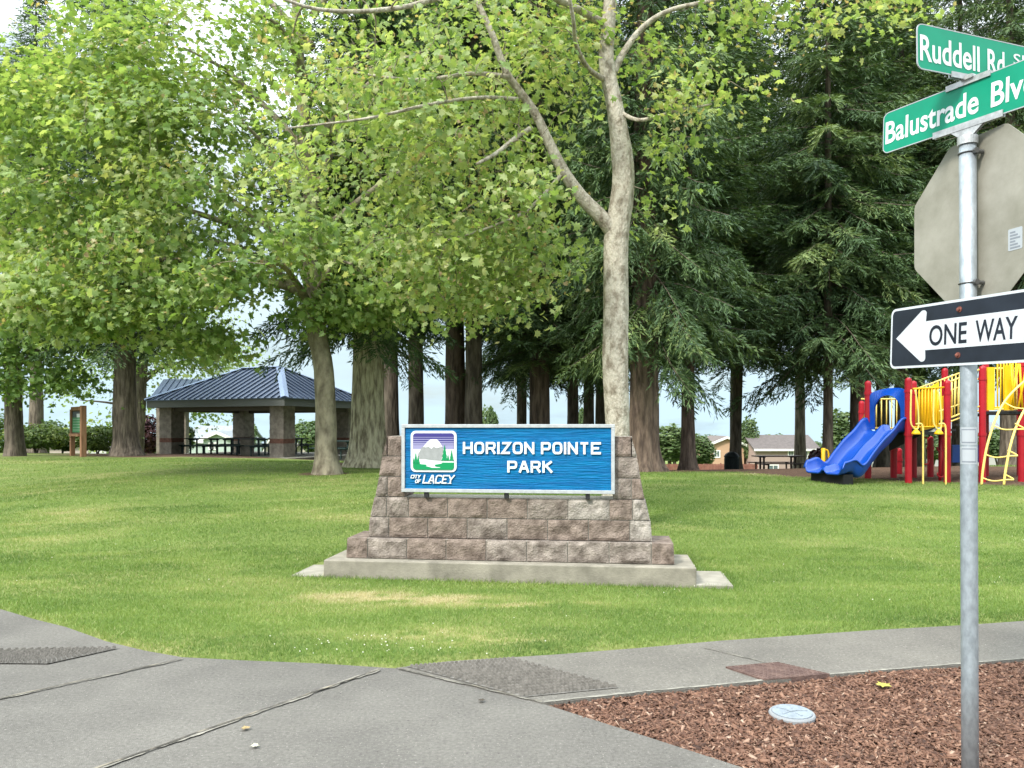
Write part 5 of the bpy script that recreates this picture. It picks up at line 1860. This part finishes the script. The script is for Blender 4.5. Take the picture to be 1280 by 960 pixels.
# picnic tables
def picnic_table(label, m_top, m_frame, loc, rz, group=None):
    root = thing('picnic_table', label, 'picnic table', (0, 0, 0), group)
    mb_ = MB()
    for k in range(5):
        mb_.box((0, -.30 + .15 * k, .75), (1.85, .135, .04))
    mb_.build('table_top', m_top, root)
    for s in (-1, 1):
        b2 = MB()
        for k in (0, 1):
            b2.box((0, s * (.62 + .14 * k), .45), (1.85, .125, .04))
        b2.build('bench', m_top, root)
    for s in (-1, 1):
        b2 = MB()
        for y_ in (-.20, .20):
            b2.box((s * .62, y_, .36), (.06, .06, .72))
        b2.box((s * .62, 0, .71), (.05, .62, .05))
        b2.box((s * .62, 0, .40), (.05, 1.5, .05))
        for y_ in (-.69, .69):
            b2.box((s * .62, y_, .20), (.05, .05, .40))
        b2.build('leg_frame', m_frame, root)
    root.location = loc
    root.rotation_euler = (0, 0, rz)
    return root
ux = math.atan2(uL[1], uL[0])
tg = 'picnic tables under the pavilion'
spots = [(1.4, 1.0, 'dark green picnic table at the front of the pavilion by the right column'), (3.6, 1.2, 'dark green picnic table behind the drinking fountain'), (5.4, .9, 'dark green picnic table at the front beside the left column'), (5.2, 3.4, 'dark green picnic table at the back left under the pavilion roof'), (2.6, 3.5, 'dark green picnic table at the back middle under the pavilion roof')]
proto = None
for a_, b_, lab in spots:
    q = PL(a_, b_, gz + .06)
    if proto is None:
        proto = picnic_table(lab, M['table_green'], M['table_green'], q, ux, tg)
    else:
        o = copy_tree(proto)
        o['label'] = lab
        o.location = q
        o.rotation_euler = (0, 0, ux + random.uniform(-.05, .05))
for a_, b_, lab in ((-2.2, 1.0, 'dark green picnic table in the open beside the leaning plane trunk'), (-2.6, 3.2, 'dark green picnic table in the open behind the leaning plane trunk')):
    o = copy_tree(proto)
    o['label'] = lab
    q = PL(a_, b_, 0)
    o.location = (q[0], q[1], tz(q[0], q[1]) + .1)
pt = P(972, 535, 39.0)
picnic_table('maroon picnic table with a grey top standing on the bare soil by the tan house', M['table_brown'], M['table_brown'], (pt[0], pt[1], tz(pt[0], pt[1])), .06).scale = (1.3, 1.2, 1.15)

# trash can
tp_ = P(914.5, 535, 33.0)
tz0 = tz(tp_[0], tp_[1])
tc_ = thing('trash_can', 'black domed trash can in front of the leaning fir', 'trash can', (tp_[0], tp_[1], tz0))
mb = MB()
mb.tube([(tp_[0], tp_[1], tz0 + z) for z in (0, .05, .62, .66)], [.27, .285, .30, .30], 20)
for k in range(20):
    a_ = k * math.pi / 10
    mb.box((tp_[0] + .30 * math.cos(a_), tp_[1] + .30 * math.sin(a_), tz0 + .33), (.02, .045, .56), a_)
mb.build('body', M['trash'], tc_, smooth=False)
mb = MB()
mb.tube([(tp_[0], tp_[1], tz0 + z) for z in (.66, .70, .80, .88, .90)], [.32, .32, .26, .14, .03], 20)
mb.build('lid', M['trash'], tc_, smooth=True)

# ------------------------------------------------------------------ notice board
kp = P(104, 535, 29.0)[:2]; kq = P(90.5, 535, 30.0)[:2]
kz = min(tz(*kp), tz(*kq))
kio = thing('notice_board', 'timber notice board with a green sheet between two posts', 'notice board', ((kp[0] + kq[0]) / 2, (kp[1] + kq[1]) / 2, kz))
kd = (kp - kq) / np.linalg.norm(kp - kq)
kn = np.array([kd[1], -kd[0]])
kr = math.atan2(kd[1], kd[0])
KH = EYE + (HZ - 507) / F * 29 - kz
for p_, w_, hh in ((kp, .19, KH), (kq, .16, KH - .12)):
    mb = MB()
    mb.box((p_[0], p_[1], kz + hh / 2 - .1), (w_, w_, hh + .2), kr)
    mb.build('post', M['wood'], kio, bevel=.012)
kc = (kp + kq) / 2
klen = np.linalg.norm(kp - kq)
mb = MB()
mb.box((kc[0], kc[1], kz + KH - .10), (klen - .17, .16, .14), kr)
mb.build('rail', M['wood'], kio)
mb = MB()
mb.box((kc[0], kc[1], kz + .82), (klen - .17, .30, .10), kr)
mb.build('rail', M['wood'], kio)
mb = MB()
mb.box((kc[0], kc[1], kz + (KH + .70) / 2), (klen - .19, .05, KH - 1.05), kr)
bd = mb.build('board', M['wood_dark'], kio)
kf = frame(np.array([*(kq + kd * .1), kz]) + np.array([*(kn * .028), 0]), np.array([*kd, 0]), (0, 0, 1))
mb = MB()
b0, b1 = .92, KH - .22
ww = klen - .2
mb.prism([(.03, b0), (ww - .03, b0), (ww - .03, b0 + (b1 - b0) * .72), (.03, b0 + (b1 - b0) * .72)], kf, -.002, .006, 0)
mb.prism([(.03, b0 + (b1 - b0) * .72 + .005), (ww - .03, b0 + (b1 - b0) * .72 + .005), (ww - .03, b1), (.03, b1)], kf, -.002, .006, 1)
for k in range(5):
    y_ = b0 + .08 + k * (b1 - b0) * .13
    mb.prism([(.12, y_), (ww - .15 - .06 * (k % 2), y_), (ww - .15 - .06 * (k % 2), y_ + .02), (.12, y_ + .02)], kf, .004, .009, 2)
mb.prism([(ww * .5, b1 - .22), (ww - .1, b1 - .22), (ww - .1, b1 - .08), (ww * .5, b1 - .08)], kf, .004, .009, 3)
mb.build('sheet', [M['kiosk_green'], M['kiosk_dark'], M['kiosk_pale'], M['sign_white']], bd)

# ------------------------------------------------------------------ playground
def pg(px, D):
    return np.array([(px - 640) / F * D, D])
def pgz(py, D):
    return EYE - (py - HZ) / F * D
p3 = pg(1135, 16.0)
play = thing('play_structure', 'red, yellow and blue play structure with a twin blue slide and a curved climber', 'play structure', (p3[0], p3[1], tz(*p3)))
def post_(px, D, top, bot=None, r=.069):
    q = pg(px, D)
    z0 = tz(*q) - .2
    z1 = pgz(top, D)
    m2 = MB()
    pts = [(q[0], q[1], z0), (q[0], q[1], z1 - .06), (q[0], q[1], z1 - .025), (q[0], q[1], z1)]
    m2.tube(pts, [r, r, r * .85, r * .25], 18)
    for zc in (pgz(HZ + 8, D), z1 - .28):
        if z0 + .3 < zc < z1 - .1:
            m2.tube([(q[0], q[1], zc - .03), (q[0], q[1], zc + .03)], r * 1.18, 18)
    m2.build('post', M['play_red'], play, smooth=False)
    return q
P2 = post_(1085, 17.0, 476)
P1 = post_(1077, 19.0, 501)
P3 = post_(1135.5, 16.0, 472)
P3b = post_(1142, 17.4, 476)
P4 = post_(1117, 17.3, 547)
P4b = post_(1124, 18.3, 560)
P5 = post_(1184, 16.2, 475)
P5b = post_(1163, 17.6, 545)
P5c = post_(1181, 18.0, 460)
P6 = post_(1228, 16.4, 457)
P6b = post_(1232, 17.8, 452)
P7 = post_(1277, 16.5, 440)
P7b = post_(1275, 18.0, 440)
ZD1 = pgz(540, 16.3); ZD2 = pgz(514, 16.4)
def slab(m2, pts, z, t=.06):
    n = len(pts)
    m2.add([(p[0], p[1], z - t) for p in pts] + [(p[0], p[1], z) for p in pts], [tuple(range(n))[::-1], tuple(range(n, 2 * n))] + [(i, (i + 1) % n, n + (i + 1) % n, n + i) for i in range(n)])
P5bk = pg(1178, 17.5)
mb = MB()
slab(mb, [P3, P5, P5bk, P2 + np.array([1.0, .35]), P2], ZD1)
slab(mb, [P6, P7 + np.array([1.4, 0]), P7b + np.array([1.4, 0]), P6b], ZD2)
# steps climbing from the low deck to the high one
for k in range(4):
    f0, f1 = k / 4, (k + 1) / 4
    a0, a1 = P5 + (P6 - P5) * f0, P5 + (P6 - P5) * f1
    b0_, b1_ = P5bk + (P6b - P5bk) * f0, P5bk + (P6b - P5bk) * f1
    slab(mb, [a0, a1, b1_, b0_], ZD1 + (ZD2 - ZD1) * (k + .6) / 4, .05)
mb.build('deck', M['play_deck'], play)
# dark riser skirt below the decks
mb = MB()
def sheet(m2, p, q, z0p, z1p, z0q, z1q, t=.03):
    p, q = np.array(p), np.array(q)
    d = (q - p) / np.linalg.norm(q - p); n = np.array([d[1], -d[0]]) * t / 2
    vv = []
    for s in (-1, 1):
        vv += [(*(p + n * s), z0p), (*(q + n * s), z0q), (*(q + n * s), z1q), (*(p + n * s), z1p)]
    m2.add(vv, [(0, 1, 2, 3), (7, 6, 5, 4), (0, 4, 5, 1), (1, 5, 6, 2), (2, 6, 7, 3), (3, 7, 4, 0)])
sheet(mb, P3 + [.1, 1.0], P6 + [0, .9], ZD1 - .42, ZD1 - .08, ZD2 - .10, ZD2 - .07)
mb.build('stair_side', M['play_deck'], play)

# twin slide
sdv = np.array([-.93, -.37]); lat = np.array([-.37, .93])
c0 = (P2 + P3) / 2
zg = tz(*(c0 + sdv * 1.7))
prof = [(-.56, .20), (-.545, .235), (-.505, .235), (-.49, .19), (-.455, .03), (-.40, .0), (-.14, .0), (-.085, .03), (-.05, .115), (-.02, .135), (.02, .135), (.05, .115), (.085, .03), (.14, .0), (.40, .0), (.455, .03), (.49, .19), (.505, .235), (.545, .235), (.56, .20)]
path = smooth_path([(0, ZD1 + .02), (.18, ZD1 + .0), (.42, ZD1 - .22), (.70, ZD1 - .42), (.96, ZD1 - .66), (1.22, ZD1 - .90), (1.44, zg + .26), (1.66, zg + .22), (1.80, zg + .21)], 40)
mb = MB()
vv = []
for i in range(40):
    s, z = path[i]
    f_ = i / 39
    for a_, h_ in prof:
        hh = h_ * (1.25 - .25 * f_) if abs(a_) > .3 else h_
        if i >= 37: hh *= (39 - i) / 3 * .6 + .4
        q = c0 + sdv * s + lat * a_ * .98
        vv.append((q[0], q[1], z + hh))
n = len(prof)
mb.add(vv, [(i * n + j, i * n + j + 1, (i + 1) * n + j + 1, (i + 1) * n + j) for i in range(39) for j in range(n - 1)])
sl_ = mb.build('slide', M['play_blue'], play, smooth=True)
so_ = sl_.modifiers.new('thick', 'SOLIDIFY'); so_.thickness = .03; so_.offset = -1
mb = MB()
for s in (1.55,):
    q = c0 + sdv * s
    mb.box((q[0], q[1], zg + .08), (.25, .9, .22), math.atan2(lat[1], lat[0]) - math.pi / 2)
mb.build('slide_foot', M['play_deck'], sl_)
# arched hood over the slide entry
mb = MB()
hz0, hz1 = ZD1 + .05, pgz(487, 16.5)
outer, inner = [], []
W_ = np.linalg.norm(P2 - P3) - .10
for k in range(21):
    f_ = k / 20
    a_ = math.pi * f_
    outer.append((W_ / 2 - W_ / 2 * math.cos(a_), hz1 - .12 + .16 * math.sin(a_)))
    inner.append((W_ / 2 - (W_ / 2 - .13) * math.cos(a_), hz0 + .38 + .36 * math.sin(a_)))
dd_ = (P2 - P3) / np.linalg.norm(P2 - P3)
hfr = frame(np.array([*(P3 + dd_ * .05), 0]), np.array([*dd_, 0]), (0, 0, 1))
poly_o = [(0, hz0)] + outer + [(W_, hz0)]
poly_i = [(.13, hz0)] + inner + [(W_ - .13, hz0)]
nn_ = len(poly_o)
vv = []
for c_ in (-.02, .02):
    vv += [hfr(a_, b_, c_ + .16 * max(0, math.sin(math.pi * a_ / W_))) for a_, b_ in poly_o] + [hfr(a_, b_, c_) for a_, b_ in poly_i]
ff = []
for i in range(nn_ - 1):
    ff += [(i, i + 1, nn_ + i + 1, nn_ + i), (2 * nn_ + i + 1, 2 * nn_ + i, 3 * nn_ + i, 3 * nn_ + i + 1), (i, 2 * nn_ + i, 2 * nn_ + i + 1, i + 1), (nn_ + i + 1, 3 * nn_ + i + 1, 3 * nn_ + i, nn_ + i)]
mb.add(vv, ff)
mb.build('slide_hood', M['play_blue'], play, smooth=False)

def railing(p, q, zp0, zp1, zq0, zq1, nbar, m_, r=.014, rr_=.019, name='railing'):
    m2 = MB()
    p, q = np.array(p), np.array(q)
    m2.tube([(*p, zp1), (*q, zq1)], rr_, 8); m2.tube([(*p, zp0), (*q, zq0)], rr_, 8)
    for k in range(1, nbar + 1):
        f_ = k / (nbar + 1)
        c_ = p + (q - p) * f_
        m2.tube([(*c_, zp0 + (zq0 - zp0) * f_), (*c_, zp1 + (zq1 - zp1) * f_)], r, 6)
    return m2.build(name, m_, play, smooth=True)
Y, CR = M['play_yellow'], M['play_cream']
# back of the low deck, seen through the hood
railing(P2 + [.12, .6], P3b + [0, .3], ZD1 + .08, ZD1 + .75, ZD1 + .08, ZD1 + .75, 8, CR)
railing(P1, P2, ZD1 - .25, ZD1 + .28, ZD1 + .1, ZD1 + .45, 3, CR)
# front panel bars between the low posts
PE = np.array([.0, -.02])
railing(P3 + [.08, -.02], P5 + [-.08, -.02], ZD1 + .10, pgz(486, 16), ZD1 + .12, pgz(484, 16.1), 9, Y, .016)
railing(P3b + [.05, -.1], P5c + [.08, -.6], ZD1 + .30, pgz(484, 16.8), ZD1 + .65, pgz(463, 17.0), 11, CR)
railing(P5 + [.07, 0], P6 + [-.07, 0], pgz(522, 16.2), pgz(477, 16.2), pgz(508, 16.4), pgz(462, 16.4), 6, CR)
railing(P5bk + [.1, 0], P6b, ZD1 + .2, ZD1 + .9, ZD2 + .1, ZD2 + .85, 6, CR)
# solid yellow panels
for q in ((P3 + [.30, .10], P3 + [.72, .16], ZD1 + .02, pgz(490, 16.1), ZD1 + .12, pgz(478, 16.2), .025),
          (P3b + [.35, .05], P5c + [-.02, -.35], ZD1 + .05, ZD1 + .60, ZD1 + .35, ZD1 + .95, .025),
          (P6 + [.10, .0], P6 + [.26, .02], ZD2 + .02, pgz(459, 16.4), ZD2 + .02, pgz(459, 16.4), .03),
          (P6 + [.48, .02], P6 + [.68, .03], ZD2 + .02, pgz(457, 16.4), ZD2 + .02, pgz(456, 16.4), .03)):
    mb = MB(); sheet(mb, *q); mb.build('side_panel', Y, play)
railing(P6 + [.27, .02], P7 + [-.06, 0], ZD2 + .08, pgz(452, 16.4), ZD2 + .08, pgz(450, 16.5), 7, Y, .017)
railing(P6b + [.05, 0], P7b, ZD2 + .08, ZD2 + 1.02, ZD2 + .08, ZD2 + 1.04, 9, CR)
railing(P7 + [.06, 0], P7 + [1.4, 0], ZD2 + .08, pgz(450, 16.5), ZD2 + .08, pgz(450, 16.5), 10, Y, .017)
# rope-like slanted bars of the upper climb
for k in range(5):
    mb = MB()
    a_ = P6 + [.55 + .09 * k, -.05]
    b_ = P6 + [.72 + .09 * k - .25 * (k % 2), -.08]
    mb.tube([(*a_, ZD2 + .05), (*b_, pgz(455, 16.4))], .022, 7)
    mb.build('slanted_bar', Y, play, smooth=True)
# talk tube bells on bent pipes
for px in (1145, 1173.5):
    q = pg(px, 15.8)
    m2 = MB()
    zb = pgz(540, 15.8)
    m2.tube([(q[0], q[1], zb - .05), (q[0], q[1], zb - .02), (q[0], q[1], zb + .03), (q[0], q[1], zb + .055)], [.085, .085, .05, .02], 16)
    bl_ = m2.build('bell', Y, play, smooth=True)
    m2 = MB()
    zt = pgz(487, 15.8)
    zz = tz(*q) - .1
    m2.tube(smooth_path([(q[0] - .10, q[1], zt), (q[0] - .11, q[1], zb + .25), (q[0] - .06, q[1], zb + .10), (q[0] + .0, q[1], zb + .06), (q[0] + .05, q[1], zb + .12), (q[0] + .04, q[1], zb + .5), (q[0] - .02, q[1], zt)], 30), .017, 8)
    m2.tube(smooth_path([(q[0], q[1], zb + .16), (q[0] + .10, q[1], zb + .17), (q[0] + .14, q[1], zb + .08), (q[0] + .145, q[1], zb - .2), (q[0] + .145, q[1], zz)], 24), .019, 8)
    m2.build('bent_pipe', CR, play, smooth=True)
# red rung loops below the deck
mb = MB()
for q, zc in ((pg(1157.5, 16.6), 543), (pg(1156.5, 16.6), 576), (pg(1175, 16.6), 560), (pg(1175.5, 16.6), 592)):
    c_ = np.array([q[0], q[1], pgz(zc, 16.6)])
    mb.tube([c_ + np.array([.075 * math.cos(a_), -.02, .075 * math.sin(a_)]) for a_ in np.linspace(math.pi * .9, math.pi * 2.1, 12)], .014, 6)
mb.tube([(*pg(1175, 16.7), tz(*pg(1175, 16.7)) - .1), (*pg(1175, 16.7), ZD1)], .035, 8)
mb.build('rung', M['play_red'], play, smooth=True)
# curved climber with looping rungs
def arc(pts, D0):
    return smooth_path([np.array([*pg(px, D0 + dd), pgz(py, D0 + dd)]) for px, py, dd in pts], 30)
rail_a = arc([(1227, 606, 0), (1229, 585, 0), (1235, 553, .05), (1247, 518, .2), (1262, 494, .45), (1290, 468, .8)], 15.0)
rail_b = arc([(1255, 606, 0), (1257, 588, 0), (1264, 553, .05), (1274, 525, .2), (1288, 502, .45), (1312, 480, .8)], 14.7)
for rl in (rail_a, rail_b):
    mb = MB(); mb.tube(rl, .022, 10); mb.build('climber_rail', CR, play, smooth=True)
for k in (3, 9, 15, 21):
    a_, b_ = rail_a[k], rail_b[k]
    out_ = b_ + np.array([.14, -.05, .0])
    mb = MB()
    mb.tube(smooth_path([a_, a_ * .55 + b_ * .45 + np.array([0, -.02, -.05]), b_ + np.array([.02, -.03, -.01]), out_, b_ + np.array([.0, .02, .10])], 22), .014, 8)
    mb.build('climber_rung', CR, play, smooth=True)
# blue activity board under the high deck
mb = MB()
sheet(mb, pg(1190, 17.4), pg(1226, 17.4), pgz(578, 17.4), pgz(556, 17.4), pgz(578, 17.4), pgz(556, 17.4), .04)
mb.build('activity_board', M['play_blue'], play)
# short yellow post by the slide exit
q = pg(1029, 17.5)
yp = MB()
zz = tz(*q)
yp.tube([(q[0], q[1], zz - .2), (q[0], q[1], pgz(560, 17.5))], .045, 12)
yp.tube(smooth_path([(q[0] + .03, q[1], pgz(562, 17.5)), (q[0] + .11, q[1], pgz(564, 17.5)), (q[0] + .13, q[1], pgz(575, 17.5))], 10), .02, 8)
tag(yp.build('spring_toy_post', Y, None, smooth=True), 'short yellow post with a bent handle behind the blue slide exit', 'playground post')
